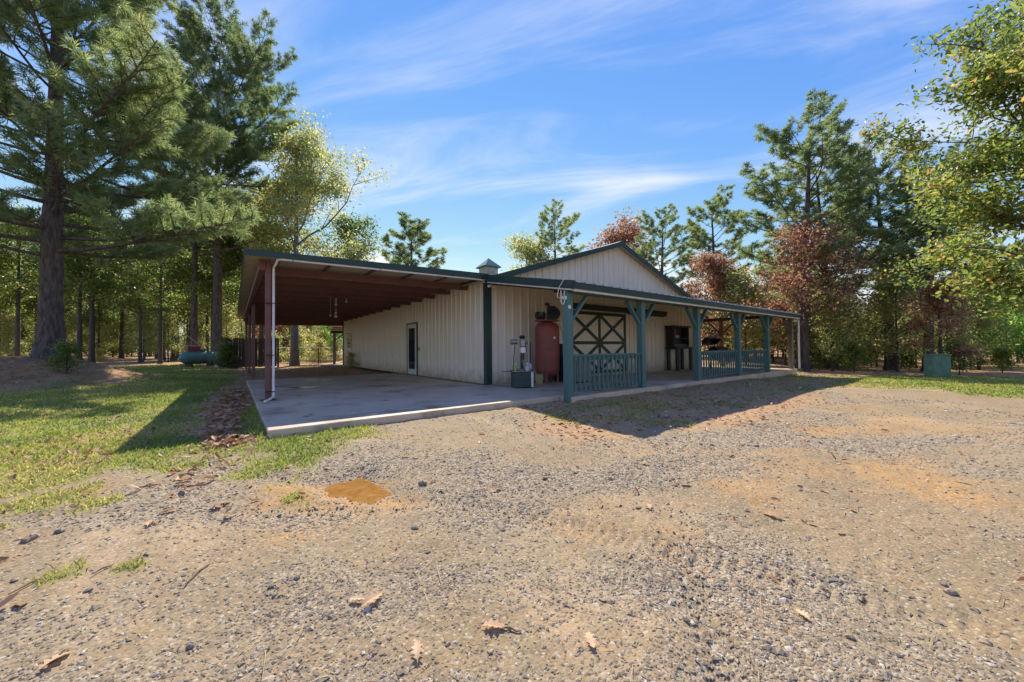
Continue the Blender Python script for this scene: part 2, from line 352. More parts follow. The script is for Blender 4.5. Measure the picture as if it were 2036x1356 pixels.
def ground_material():
    m = bpy.data.materials.new('gravel_dirt_and_grass_ground'); N, L = nodes(m); b = N['Principled BSDF']
    b.inputs['Roughness'].default_value = 0.92; b.inputs['Specular IOR Level'].default_value = 0.25
    g = N.new('ShaderNodeNewGeometry'); pos = g.outputs['Position']
    def noise(s, d=5, r=0.6, off=(0, 0, 0), st=(1, 1, 1)):
        mp_ = N.new('ShaderNodeMapping'); L.new(pos, mp_.inputs[0]); mp_.inputs['Location'].default_value = off; mp_.inputs['Scale'].default_value = st
        n = N.new('ShaderNodeTexNoise'); L.new(mp_.outputs[0], n.inputs['Vector']); n.inputs['Scale'].default_value = s; n.inputs['Detail'].default_value = d; n.inputs['Roughness'].default_value = r
        return n.outputs['Fac']
    def rng_(v, a, c, lo=0.0, hi=1.0):
        q = N.new('ShaderNodeMapRange'); L.new(v, q.inputs[0]); q.inputs['From Min'].default_value = a; q.inputs['From Max'].default_value = c; q.inputs['To Min'].default_value = lo; q.inputs['To Max'].default_value = hi; return q.outputs[0]
    def mix(f, a, c):
        x = N.new('ShaderNodeMix'); x.data_type = 'RGBA'
        for i, v in ((0, f), (6, a), (7, c)):
            if isinstance(v, tuple): x.inputs[i].default_value = (*v, 1)
            elif isinstance(v, float): x.inputs[i].default_value = v
            else: L.new(v, x.inputs[i])
        return x.outputs[2]
    def mth(op, a, c=None):
        x = N.new('ShaderNodeMath'); x.operation = op
        for i, v in ((0, a), (1, c)):
            if v is None: continue
            if isinstance(v, (int, float)): x.inputs[i].default_value = v
            else: L.new(v, x.inputs[i])
        return x.outputs[0]
    at = N.new('ShaderNodeAttribute'); at.attribute_name = 'mask'; sp = N.new('ShaderNodeSeparateColor'); L.new(at.outputs['Color'], sp.inputs[0])
    grass, clay, litter = sp.outputs[0], sp.outputs[1], sp.outputs[2]; gravel = at.outputs['Alpha']
    # compacted tan soil
    soil = mix(rng_(noise(2.2, 6), 0.35, 0.65), (0.37, 0.265, 0.16), (0.30, 0.22, 0.138))
    soil = mix(rng_(noise(38, 6, 0.7), 0.40, 0.70), soil, (0.21, 0.175, 0.115))
    soil = mix(rng_(noise(0.8, 4, 0.6, (5, 2, 0)), 0.5, 0.72), soil, (0.275, 0.24, 0.17))
    soil = mix(rng_(noise(1.1, 4, 0.55, (2, 9, 0), (1.3, 0.4, 1)), 0.54, 0.66, 0.0, 0.65), soil, (0.47, 0.35, 0.235))
    soil = mix(rng_(noise(0.9, 5, 0.6, (12, 4, 0), (0.5, 1.2, 1)), 0.58, 0.70, 0.0, 0.55), soil, (0.18, 0.145, 0.11))
    soil = mix(mth('MULTIPLY', clay, rng_(noise(7, 5, 0.6, (3, 3, 0)), 0.25, 0.6)), soil, (0.47, 0.265, 0.095))
    # gravel chips in two sizes
    def chips(s, seed):
        mp_ = N.new('ShaderNodeMapping'); L.new(pos, mp_.inputs[0]); mp_.inputs['Location'].default_value = (seed, seed * 2, 0); mp_.inputs['Rotation'].default_value = (0, 0, seed)
        v = N.new('ShaderNodeTexVoronoi'); L.new(mp_.outputs[0], v.inputs['Vector']); v.inputs['Scale'].default_value = s; v.inputs['Randomness'].default_value = 1.0
        s_ = N.new('ShaderNodeSeparateColor'); L.new(v.outputs['Color'], s_.inputs[0])
        r = N.new('ShaderNodeValToRGB'); L.new(s_.outputs[0], r.inputs[0]); e = r.color_ramp.elements
        cols = [(0.0, (0.145, 0.122, 0.10)), (0.3, (0.235, 0.20, 0.165)), (0.55, (0.35, 0.27, 0.18)), (0.8, (0.385, 0.335, 0.275)), (1.0, (0.53, 0.49, 0.43))]
        while len(e) < len(cols): e.new(0.5)
        for q, (p, c) in zip(e, cols): q.position = p; q.color = (*c, 1)
        return r.outputs[0], v.outputs['Distance'], s_.outputs[1]
    c1, d1, h1 = chips(34, 0.3); c2_, d2, h2 = chips(78, 1.7)
    gr = mix(rng_(noise(5, 3), 0.4, 0.6), c1, c2_)
    gf = mth('MULTIPLY', gravel, rng_(noise(14, 5, 0.65, (7, 1, 0)), 0.30, 0.52))
    base = mix(gf, soil, gr)
    thin = mth('MULTIPLY', rng_(h2, 0.62, 0.66), 0.75)
    base = mix(mth('MULTIPLY', thin, mth('SUBTRACT', 1.0, grass)), base, c2_)
    tone = N.new('ShaderNodeMix'); tone.data_type = 'RGBA'; tone.blend_type = 'MULTIPLY'; tone.inputs[0].default_value = 1.0; L.new(base, tone.inputs[6]); tone.inputs[7].default_value = (0.96, 0.915, 0.80, 1); base = tone.outputs[2]
    dead = mix(rng_(noise(26, 5, 0.7), 0.35, 0.65), (0.30, 0.25, 0.105), (0.17, 0.19, 0.055))
    base = mix(mth('MULTIPLY', grass, 0.85), base, dead)
    lit = mix(rng_(noise(20, 6, 0.75), 0.32, 0.68), (0.36, 0.205, 0.105), (0.52, 0.335, 0.18))
    lit = mix(rng_(noise(55, 4, 0.7, (1, 4, 0)), 0.5, 0.7), lit, (0.18, 0.115, 0.068))
    base = mix(litter, base, lit)
    L.new(base, b.inputs['Base Color'])
    hgt = mth('ADD', mth('MULTIPLY', mth('MULTIPLY', mth('SUBTRACT', 0.6, d1), gf), 0.5), mth('ADD', mth('MULTIPLY', mth('SUBTRACT', 0.6, d2), 0.25), mth('MULTIPLY', noise(30, 6, 0.7), 0.7)))
    bp = N.new('ShaderNodeBump'); bp.inputs['Strength'].default_value = 0.65; bp.inputs['Distance'].default_value = 0.015
    L.new(hgt, bp.inputs['Height']); L.new(bp.outputs[0], b.inputs['Normal'])
    return m
M['ground'] = ground_material()

def concrete_material():
    m = pm('stained_concrete', (0.64, 0.50, 0.36), (0.50, 0.395, 0.285), 1.1, 0.8, bump=0.12, bscale=60, c3=(0.25, 0.18, 0.12), s3=0.9, t3=(0.53, 0.66), detail=8)
    N, L = nodes(m)
    b = N['Principled BSDF']
    t = N.new('ShaderNodeTexCoord'); n = N.new('ShaderNodeTexNoise'); L.new(t.outputs['Object'], n.inputs['Vector']); n.inputs['Scale'].default_value = 0.55; n.inputs['Detail'].default_value = 5
    q = N.new('ShaderNodeMapRange'); L.new(n.outputs['Fac'], q.inputs[0]); q.inputs['From Min'].default_value = 0.42; q.inputs['From Max'].default_value = 0.62; q.inputs['To Min'].default_value = 0.42; q.inputs['To Max'].default_value = 0.85
    L.new(q.outputs[0], b.inputs['Roughness'])
    return m
M['concrete'] = concrete_material()

def water_material(name, colr, alpha):
    m = bpy.data.materials.new(name); N, L = nodes(m); b = N['Principled BSDF']; out = N['Material Output']
    b.inputs['Base Color'].default_value = (*colr, 1); b.inputs['Roughness'].default_value = 0.03; b.inputs['Specular IOR Level'].default_value = 0.5; b.inputs['IOR'].default_value = 1.33
    b.inputs['Alpha'].default_value = alpha
    n = N.new('ShaderNodeTexNoise'); n.inputs['Scale'].default_value = 3; n.inputs['Detail'].default_value = 2
    t = N.new('ShaderNodeTexCoord'); L.new(t.outputs['Object'], n.inputs['Vector'])
    bp = N.new('ShaderNodeBump'); bp.inputs['Strength'].default_value = 0.22; bp.inputs['Distance'].default_value = 0.01
    L.new(n.outputs['Fac'], bp.inputs['Height']); L.new(bp.outputs[0], b.inputs['Normal'])
    return m
M['mud_water'] = water_material('muddy_puddle_water', (0.33, 0.165, 0.045), 1.0)
_N, _L = nodes(M['mud_water']); _n = _N.new('ShaderNodeTexNoise'); _n.inputs['Scale'].default_value = 9; _n.inputs['Detail'].default_value = 6; _n.inputs['Distortion'].default_value = 1.2
_t = _N.new('ShaderNodeTexCoord'); _L.new(_t.outputs['Object'], _n.inputs['Vector']); _c = _N.new('ShaderNodeValToRGB'); _L.new(_n.outputs['Fac'], _c.inputs[0])
_c.color_ramp.elements[0].position = 0.35; _c.color_ramp.elements[1].position = 0.68; _c.color_ramp.elements[0].color = (0.27, 0.125, 0.03, 1); _c.color_ramp.elements[1].color = (0.37, 0.20, 0.062, 1)
_L.new(_c.outputs[0], _N['Principled BSDF'].inputs['Base Color'])
for _b in _N:
    if _b.type == 'BUMP': _b.inputs['Strength'].default_value = 0.05
M['slab_water'] = water_material('thin_rain_water', (0.10, 0.085, 0.07), 0.75)

# ------------------------------------------------------------------ the ground
SLAB_L, SLAB_R, SLAB_F, SLAB_B = -5.50, -0.12, -3.08, 7.15
LAWN = [(-40, -3.4), (-12, -3.3), (-7.6, -3.9), (-6.9, -3.75), (-6.4, -3.55), (-5.6, -4.9), (-5.2, -4.7), (-4.6, -4.5), (-4.25, -3.6), (-4.2, -2.9), (-5.5, -2.6), (-5.5, 7), (-5.6, 13), (-6.5, 20), (-9, 27), (-40, 27)]
PORCH_GRASS = [(-1.5, -3.0), (-1.6, -4.6), (-1.1, -5.7), (1.0, -5.75), (4.0, -5.7), (7.3, -5.9), (10.5, -6.1), (14.5, -4.8), (14.6, -3.3), (-0.1, -3.3)]
RIGHT_GRASS = [(7.6, -5.7), (10.2, -6.9), (9.2, -8.6), (9.0, -10.5), (9.5, -14), (22, -14), (19, -6.5), (15.5, -4.6)]
MOUND = (-12.3, 11.3)
CLAY = [[(-3.3, -7.25), (-2.9, -7.6), (-3.35, -8.1), (-3.7, -8.6), (-4.2, -8.55), (-3.95, -8.1), (-3.6, -7.7)],
        [(-1.7, -6.7), (-1.35, -7.2), (-2.1, -7.7), (-2.4, -7.3)], [(-5.6, -5.0), (-4.5, -5.1), (-4.6, -6.1), (-5.7, -5.9)],
        [(-0.2, -7.6), (0.8, -8.2), (-0.6, -9.0), (-1.2, -8.3)], [(1.2, -6.6), (3.6, -7.1), (2.2, -8.0), (0.8, -7.2)]]
BLADE_CLUMPS = [(-6.62, -6.0 + 0.35, 0.16), (-6.35, -6.15 + 0.35, 0.12), (-7.0, -4.35, 0.35), (-6.75, -4.55, 0.2), (-5.45, -5.25, 0.12), (-7.3, -4.7, 0.2)]
def gmask(x, y):
    n = fbm(x * 0.9, y * 0.9, 3, 4) - 0.5; n2 = fbm(x * 3.1, y * 3.1, 11, 3) - 0.5
    g = sstep(-0.25, 0.40, poly_sd(x, y, LAWN) + n * 1.7 + n2 * 0.9)
    g = g * (1 - 0.30 * sstep(0.04, 0.16, fbm(x * 0.55 + 4, y * 0.55, 21, 4) - 0.5))
    p = sstep(-0.3, 0.5, poly_sd(x, y, PORCH_GRASS) + n * 1.6 + n2 * 1.2) * (0.35 + 0.65 * sstep(-0.08, 0.12, n + n2 * 0.6))
    r = sstep(-0.3, 0.6, poly_sd(x, y, RIGHT_GRASS) + n * 2.0 + n2)
    g = np.maximum(np.maximum(g, p), r)
    for (cx, cy_, rad) in BLADE_CLUMPS:
        g = np.maximum(g, sstep(1.0, 0.3, np.hypot(x - cx, (y - cy_)) / rad + n2 * 1.5))
    leafstrip = poly_sd(x, y, [(-5.2, 14), (-6.25, 3), (-6.3, -2.2), (-6.1, -3.2), (-5.75, -3.3), (-5.62, -1), (-5.55, 3), (-5.5, 7.3)])
    g = g * (1 - 0.85 * sstep(-0.15, 0.2, leafstrip + n * 0.8))
    g = np.maximum(g, sstep(-0.1, 0.1, poly_sd(x, y, [(-5.95, -2.7), (-5.85, -0.6), (-5.5, 0.3), (-5.5, -3.0)]) + n2 * 0.3))
    m = np.hypot(x - MOUND[0], y - MOUND[1])
    g = g * sstep(3.2, 4.4, m + n * 2)
    return np.clip(g, 0, 1)
def lmask(x, y):
    n = fbm(x * 0.8, y * 0.8, 31, 4) - 0.5; n2 = fbm(x * 2.6, y * 2.6, 37, 3) - 0.5
    m = np.hypot(x - MOUND[0], y - MOUND[1])
    l = sstep(4.3, 3.3, m + n * 2)
    l = np.maximum(l, sstep(0.0, 0.4, poly_sd(x, y, [(-5.2, 14), (-6.25, 3), (-6.3, -2.2), (-6.1, -3.2), (-5.75, -3.3), (-5.62, -1), (-5.55, 3), (-5.5, 7.3)]) + 0.30 + n * 0.7 + n2 * 0.4))
    l = np.maximum(l, sstep(0, 0.8, poly_sd(x, y, [(-5.6, 7.15), (0, 7.15), (0, 19), (1, 30), (-9, 30), (-7, 15)]) + n) * 0.95)
    l = np.maximum(l, sstep(17, 23, y + n * 8) * sstep(3, -2, x) )
    l = np.maximum(l, sstep(15.3, 17.5, x + n * 3 + np.clip(-y - 7, 0, 9) * -0.5) * sstep(-9.5, -7, y + n))
    l = np.maximum(l, sstep(17, 21, x + n * 3)); l = np.maximum(l, sstep(18, 22, y + n * 3))
    l = np.maximum(l, (0.62 + 0.38 * sstep(-0.08, 0.12, n + n2 * 0.7)) * sstep(-0.7, 0.1, poly_sd(x, y, PORCH_GRASS) + n * 1.5))
    l = np.maximum(l, 0.6 * sstep(0.06, 0.16, fbm(x * 0.5 + 9, y * 0.5, 41, 4) - 0.5) * sstep(0, 1, poly_sd(x, y, LAWN)))
    return np.clip(l, 0, 1)
def cmask(x, y):
    c = np.zeros_like(x); n = fbm(x * 2.2, y * 2.2, 51, 4) - 0.5
    for p in CLAY: c = np.maximum(c, sstep(-0.25, 0.25, poly_sd(x, y, p) + n * 0.7))
    c = np.maximum(c, 0.55 * sstep(0.08, 0.2, fbm(x * 0.7 + 2, y * 0.7 + 8, 55, 4) - 0.5))
    return c
def vmask(x, y):
    """loose gravel"""
    a = fbm(x * 0.75 + 1.5, y * 0.75, 61, 4)
    # streaks along the wheel tracks that sweep from the bottom right to the carport
    t = (x + 5.0) * 0.55 + (y + 8.0) * 0.84
    s = fbm(t * 1.7, (x - y) * 0.22, 67, 3)
    lawn = np.maximum(sstep(0.0, 0.5, poly_sd(x, y, LAWN)), 0.6 * sstep(0, 0.5, poly_sd(x, y, PORCH_GRASS)))
    return np.clip(sstep(0.42, 0.62, a * 0.5 + s * 0.5), 0, 1) * (1 - lawn)
def height(x, y):
    x = np.asarray(x, float); y = np.asarray(y, float)
    h = -0.10 - 0.18 * sstep(-2.5, -8.0, y) * sstep(14, 4, x)
    h = h - 0.17 * sstep(6, 14, x) * sstep(2, -4, y) - 0.016 * np.clip(x - 13, 0, 60) * sstep(6, -4, y)
    h = h + 0.006 * np.clip(y - 4, 0, 60) + 0.10 * sstep(3, 14, y) * sstep(-4.5, -8, x)
    m = np.hypot(x - MOUND[0], (y - MOUND[1]) * 0.95)
    h = h + 0.86 * sstep(4.4, 1.0, m + (fbm(x * 0.7, y * 0.7, 71, 3) - 0.5) * 1.6)
    far = sstep(60, 160, np.hypot(x, y)); h = h + far * 1.0
    inbarn = sstep(-0.4, 0.15, np.minimum(np.minimum(x + 0.3, 14.5 - x), np.minimum(y + 3.2, 21 - y)))
    h = h * (1 - inbarn) + np.minimum(h, -0.09) * inbarn
    und = (fbm(x * 0.6, y * 0.6, 81, 3) - 0.5) * 0.10 * sstep(0.2, 2.0, np.abs(y + 3.1) + 3 * (x > 0))
    clear = sstep(-0.05, 0.5, poly_sd(x, y, [(SLAB_L, SLAB_F), (0, SLAB_F), (0, SLAB_B), (SLAB_L, SLAB_B)]))
    h = h + und * (1 - clear)
    fine = (fbm(x * 4, y * 4, 91, 3) - 0.5) * 0.035 + (fbm(x * 17, y * 17, 95, 2) - 0.5) * 0.014
    # tyre ruts: two shallow curved pairs
    for (cx, cy_, rad) in ((-16.0, -14.0, 14.0), (6.0, -22.0, 17.2)):
        d = np.hypot(x - cx, y - cy_) - rad
        w = np.exp(-(d / 0.13) ** 2); e = np.exp(-((np.abs(d) - 0.21) / 0.07) ** 2)
        msk = sstep(0.35, 0.6, fbm(x * 0.5, y * 0.5, 99, 3))
        ang = np.arctan2(y - cy_, x - cx) * rad
        fine = fine + msk * (-0.014 * w + 0.006 * e + 0.006 * w * np.sign(np.sin(ang * 2 * np.pi / 0.075 + np.sign(d) * 1.2)))
    # tread print beside the puddle
    t = (x + 5.3) * 0.87 - (y + 5.6) * 0.49; q = (x + 5.3) * 0.49 + (y + 5.6) * 0.87
    w = sstep(0.16, 0.10, np.abs(q)) * sstep(0.8, 0.6, np.abs(t - 0.1))
    fine = fine + w * (-0.012 + 0.008 * np.sin(q * 2 * np.pi / 0.085))
    # puddle hollow
    pd = np.hypot((x + 4.93) * 1.5 + (y + 5.18) * 0.2, (y + 5.18))
    fine = fine * (1 - 0.3 * sstep(0.8, 0.4, pd)) - 0.085 * sstep(0.62, 0.06, pd + (fbm(x * 5, y * 5, 141, 3) - 0.5) * 0.25)
    near = sstep(60, 10, np.hypot(x - CAM.x, y - CAM.y))
    h = h + fine * near * (1 - clear * 0.6)
    # under the slabs stay below the concrete
    return np.where(clear > 0.02, np.minimum(h, -0.045), h)
def gz(x, y): return float(height(np.array([x]), np.array([y]))[0])

def build_ground():
    nr, na = 430, 560
    rr = np.concatenate([[0.02, 0.3], np.geomspace(0.75, 70, nr - 14), np.geomspace(76, 1500, 12)])
    fwd = math.atan2(0.797, 0.6036)
    aa = np.concatenate([fwd + np.linspace(-R(66), R(66), na - 40), fwd + np.linspace(R(66), 2 * math.pi - R(66), 42)[1:-1]])
    A, Rr = np.meshgrid(aa, rr)
    X = CAM.x + Rr * np.cos(A); Y = CAM.y + Rr * np.sin(A)
    x = X.ravel(); y = Y.ravel()
    z = height(x, y)
    V = np.stack([x, y, z], 1)
    n_a = len(aa)
    i, j = np.meshgrid(np.arange(nr - 1), np.arange(n_a), indexing='ij')
    a = i * n_a + j; b = i * n_a + (j + 1) % n_a
    F = np.stack([a, b, b + n_a, a + n_a], -1).reshape(-1, 4)[:, ::-1]
    me = mesh_np('ground', V, F, M['ground'], True)
    mask = np.stack([gmask(x, y), cmask(x, y), lmask(x, y), vmask(x, y)], 1).astype(np.float32)
    ca = me.color_attributes.new('mask', 'FLOAT_COLOR', 'POINT'); ca.data.foreach_set('color', mask.ravel())
    o = link('ground', me); tag(o, kind='structure')
    return o
build_ground()

tag(MB().bbox((SLAB_L, SLAB_F, -0.32), (SLAB_R, SLAB_B, 0.0), 0.012).build('carport_slab', M['concrete']), kind='structure')
tag(MB().bbox((-0.116, -3.45, -0.32), (14.45, -0.004, 0.0), 0.012).build('porch_slab', M['concrete']), kind='structure')
tag(MB().bbox((12.1, 0.0, -0.32), (14.45, 17.5, -0.002), 0.012).build('side_walk_slab', M['concrete']), kind='structure')
tag(MB().bbox((-0.4, 17.75, -0.32), (14.45, 21.0, -0.003), 0.012).build('rear_walk_slab', M['concrete']), kind='structure')

def puddle(name, cx, cy_, rx, ry, rot_, z, mat, label, seed, floor=None):
    n = 48; V = [(0, 0, 0)]; g = np.random.default_rng(seed); ph = g.random(6) * 6.28
    for k in range(n):
        a = 2 * math.pi * k / n
        r = 1 + 0.20 * math.sin(2 * a + ph[0]) + 0.13 * math.sin(3 * a + ph[1]) + 0.09 * math.sin(5 * a + ph[2]) + 0.06 * math.sin(9 * a + ph[3])
        x_, y_ = r * rx * math.cos(a), r * ry * math.sin(a)
        V.append((x_ * math.cos(rot_) - y_ * math.sin(rot_), x_ * math.sin(rot_) + y_ * math.cos(rot_), 0))
    F = [(0, 1 + k, 1 + (k + 1) % n) for k in range(n)]
    o = MB().add(V, F).build(name, mat); o.location = (cx, cy_, z)
    return tag(o, label, 'puddle')
puddle('puddle', -4.93, -5.17, 0.34, 0.46, 0.5, float(np.median(height(np.linspace(-5.0, -4.86, 15), np.full(15, -5.18)))) + 0.030, M['mud_water'], 'orange muddy puddle in the gravel in front of the carport', 3)
puddle('puddle', -4.35, 2.95, 0.50, 0.16, -0.65, 0.004, M['slab_water'], 'long rainwater puddle shining on the carport concrete', 5)
puddle('puddle', -3.35, 2.75, 0.16, 0.07, -0.6, 0.004, M['slab_water'], 'small bright rainwater spot on the carport concrete beside the long puddle', 6)
puddle('puddle', -3.4, 5.4, 0.62, 0.14, -0.75, 0.004, M['slab_water'], 'thin rainwater streak on the concrete near its back edge', 8)

# ------------------------------------------------------------------ loose stones, litter, grass (uncountable)
OCT_F = np.array([(0, 2, 4), (2, 1, 4), (1, 3, 4), (3, 0, 4), (2, 0, 5), (1, 2, 5), (3, 1, 5), (0, 3, 5)])
def scatter_cam(n, r0, r1, half=R(60), power=1.0, g=rng):
    """points on the ground spread over the wedge that the camera sees"""
    u = g.random(n); r = r0 * (r1 / r0) ** (u ** power)
    fwd = math.atan2(0.797, 0.6036); a = fwd + (g.random(n) * 2 - 1) * half
    return CAM.x + r * np.cos(a), CAM.y + r * np.sin(a), r
def on_slab(x, y):
    return ((x > SLAB_L - 0.02) & (x < 0.02) & (y > SLAB_F - 0.02) & (y < SLAB_B)) | ((x > -0.14) & (x < 14.5) & (y > -3.47) & (y < 21))
def build_pebbles():
    x, y, r = scatter_cam(135000, 1.0, 13.0, power=0.9)
    keep = (rng.random(len(x)) < np.clip(0.14 + 0.95 * vmask(x, y) - 0.95 * gmask(x, y) - lmask(x, y), 0.03, 1)) & ~on_slab(x, y)
    x, y, r = x[keep], y[keep], r[keep]; n = len(x)
    s = 0.0032 + 0.0062 * rng.random(n) ** 2.5 + 0.0009 * r
    big = rng.random(n) < 0.012 + 0.045 * sstep(0.5, 1.0, vmask(x, y)); s[big] *= 1.5 + 0.8 * rng.random(big.sum())
    base = np.array([(1, 0, 0), (-1, 0, 0), (0, 1, 0), (0, -1, 0), (0, 0, 1), (0, 0, -1)], float)
    V = base[None] * (0.65 + 0.6 * rng.random((n, 6, 1)))
    V = V + (rng.random((n, 6, 3)) - 0.5) * 0.5
    V[:, :, 2] *= 0.55
    a = rng.random(n) * 6.283; ca, sa = np.cos(a), np.sin(a)
    V[:, :, 0] *= 1.35
    X = V[:, :, 0] * ca[:, None] - V[:, :, 1] * sa[:, None]; Y = V[:, :, 0] * sa[:, None] + V[:, :, 1] * ca[:, None]
    P = np.stack([X * s[:, None] + x[:, None], Y * s[:, None] + y[:, None], V[:, :, 2] * s[:, None] + (height(x, y) + s * 0.15)[:, None]], -1).reshape(-1, 3)
    F = (OCT_F[None] + (np.arange(n) * 6)[:, None, None]).reshape(-1, 3)
    rn = np.repeat(np.clip(rng.beta(1.6, 1.6, n), 0, 1), 8)
    o = link('gravel_stones', mesh_np('gravel_stones', P, F, M['pebble'], False, rn))
    tag(o, 'loose grey and tan gravel stones strewn over the driveway', 'gravel', kind='stuff')
build_pebbles()

def oak_leaf_base():
    """lobed leaf outline, length 1 along +x; fan strips with a fold, returned as verts and tris"""
    pts = [(0.0, 0.012), (0.12, 0.03), (0.2, 0.17), (0.28, 0.07), (0.42, 0.27), (0.50, 0.10), (0.66, 0.26), (0.73, 0.10), (0.86, 0.14), (1.0, 0.0)]
    V = [(p[0], p[1], abs(p[1]) * 0.35 + 0.05 * math.sin(p[0] * 5)) for p in pts] + [(p[0], -p[1], abs(p[1]) * 0.35 + 0.05 * math.sin(p[0] * 5)) for p in pts]
    n = len(pts); mid = [(p[0], 0.0, 0.05 * math.sin(p[0] * 5)) for p in pts]; V += mid
    F = []
    for i in range(n - 1):
        F += [(i, 2 * n + i, 2 * n + i + 1), (i, 2 * n + i + 1, i + 1), (n + i, 2 * n + i + 1, 2 * n + i), (n + i, n + i + 1, 2 * n + i + 1)]
    return np.array(V), np.array(F)
LEAF_V, LEAF_F = oak_leaf_base()
# cheaper six-sided leaf
LEAF6_V = np.array([(0, 0, 0), (0.3, 0.2, 0.06), (0.7, 0.22, 0.05), (1, 0, 0.0), (0.7, -0.22, 0.05), (0.3, -0.2, 0.06), (0.5, 0, -0.03)])
LEAF6_F = np.array([(0, 6, 1), (1, 6, 2), (2, 6, 3), (3, 6, 4), (4, 6, 5), (5, 6, 0)])
def rand_rot(n, tilt, g=rng):
    """rotation matrices: random yaw, then tilt up to the given angle about a random horizontal axis"""
    yaw = g.random(n) * 6.283; t = (g.random(n) ** 0.7) * tilt; ax = g.random(n) * 6.283
    c, s = np.cos(yaw), np.sin(yaw); Z = np.zeros((n, 3, 3)); Z[:, 0, 0] = c; Z[:, 0, 1] = -s; Z[:, 1, 0] = s; Z[:, 1, 1] = c; Z[:, 2, 2] = 1
    kx, ky = np.cos(ax), np.sin(ax); ct, st = np.cos(t), np.sin(t); vt = 1 - ct
    T = np.zeros((n, 3, 3))
    T[:, 0, 0] = ct + kx * kx * vt; T[:, 0, 1] = kx * ky * vt; T[:, 0, 2] = ky * st
    T[:, 1, 0] = kx * ky * vt; T[:, 1, 1] = ct + ky * ky * vt; T[:, 1, 2] = -kx * st
    T[:, 2, 0] = -ky * st; T[:, 2, 1] = kx * st; T[:, 2, 2] = ct
    return T @ Z
def place(BV, BF, P, S, RM):
    n = len(P); V = np.einsum('nij,kj->nki', RM, BV) * S[:, None, None] + P[:, None, :]
    return V.reshape(-1, 3), (BF[None] + (np.arange(n) * len(BV))[:, None, None]).reshape(-1, 3)
def build_litter():
    n = 26000
    x, y, r = scatter_cam(n, 3.0, 32.0, R(58), 0.75)
    p = np.clip(0.026 + 0.13 * gmask(x, y) + 0.75 * lmask(x, y), 0, 1)
    slab = on_slab(x, y)
    strip = poly_sd(x, y, [(-5.2, 12), (-6.2, 1.7), (-6.3, -2.6), (-6.2, -3.4), (-5.75, -3.3), (-5.6, -1), (-5.55, 3)])
    p = np.maximum(p, sstep(-0.1, 0.2, strip) * 0.9)
    trail = poly_sd(x, y, [(-6.3, -3.2), (-5.9, -3.2), (-5.75, -3.9), (-6.2, -4.7), (-6.55, -4.6)]); p = np.maximum(p, sstep(-0.15, 0.15, trail) * 0.75)
    pg_ = sstep(-0.2, 0.3, poly_sd(x, y, PORCH_GRASS)); p = np.maximum(p, pg_ * (0.22 + 0.6 * sstep(0.5, 0.65, fbm(x * 1.1, y * 1.1, 131, 3))))
    fr = poly_sd(x, y, [(-5.3, -3.3), (-4.5, -3.2), (-4.4, -3.6), (-5.0, -3.7)]); p = np.maximum(p, sstep(-0.15, 0.15, fr) * 0.5)
    keep = (rng.random(n) < p) & ~slab
    x, y, r = x[keep], y[keep], r[keep]
    z = height(x, y) + 0.006 + 0.012 * rng.random(len(x))
    s = 0.05 + 0.055 * rng.random(len(x))
    V, F = place(LEAF6_V, LEAF6_F, np.stack([x, y, z], 1), s, rand_rot(len(x), R(50)))
    rn = np.repeat(rng.random(len(x)), len(LEAF6_F))
    # dense extra leaves inside the drift along the slab
    o = link('leaf_litter', mesh_np('leaf_litter', V, F, M['litter'], False, rn))
    tag(o, 'brown fallen leaves drifted over the lawn, mound and woodland floor', 'leaf litter', kind='stuff')
    n = 1600
    y2 = rng.random(n) * 7.5 - 3.3; cx = np.interp(y2, [-3.3, -1, 2, 4.2], [-5.95, -5.93, -5.85, -5.7]); x2 = cx + rng.normal(0, 0.13, n)
    k = x2 < -5.53; x2, y2 = x2[k], y2[k]
    z2 = height(x2, y2) + 0.01 + 0.05 * rng.random(len(x2)) ** 2
    V, F = place(LEAF_V, LEAF_F, np.stack([x2, y2, z2], 1), 0.09 + 0.06 * rng.random(len(x2)), rand_rot(len(x2), R(45)))
    o = link('leaf_drift', mesh_np('leaf_drift', V, F, M['litter'], False, np.repeat(0.15 + rng.random(len(x2)) * 0.75, len(LEAF_F))))
    tag(o, 'drift of curled brown oak leaves along the outer edge of the carport slab', 'leaf litter', kind='stuff')
    # pine straw
    n = 15000
    x, y, r = scatter_cam(n, 1.2, 26, R(58), 0.8)
    xm_ = MOUND[0] + rng.normal(0, 1.9, 9000); ym_ = MOUND[1] - 1.0 + rng.normal(0, 1.9, 9000); x = np.concatenate([x, xm_]); y = np.concatenate([y, ym_]); r = np.hypot(x - CAM.x, y - CAM.y); n = len(x)
    m = np.hypot(x - MOUND[0], y - MOUND[1])
    keep = (rng.random(n) < np.clip(0.05 + sstep(4.5, 3, m) * 0.9 + 0.15 * gmask(x, y), 0, 1)) & ~on_slab(x, y)
    x, y, r = x[keep], y[keep], r[keep]; k = len(x)
    a = rng.random(k) * 6.283; l = 0.05 + 0.07 * rng.random(k); w = 0.0009 + 0.00045 * r
    z = height(x, y) + 0.012
    dx, dy = np.cos(a), np.sin(a)
    p0 = np.stack([x - dx * l - dy * w, y - dy * l + dx * w, z], 1); p1 = np.stack([x - dx * l + dy * w, y - dy * l - dx * w, z], 1)
    x2, y2 = x + dx * l, y + dy * l
    p2 = np.stack([x2, y2, height(x2, y2) + 0.012 + 0.012 * rng.random(k)], 1)
    V = np.stack([p0, p1, p2], 1).reshape(-1, 3); F = np.arange(3 * k).reshape(-1, 3)
    o = link('pine_straw', mesh_np('pine_straw', V, F, M['straw'], False, rng.random(k)))
    tag(o, 'fallen tan pine needles scattered over gravel and mound', 'pine straw', kind='stuff')
build_litter()

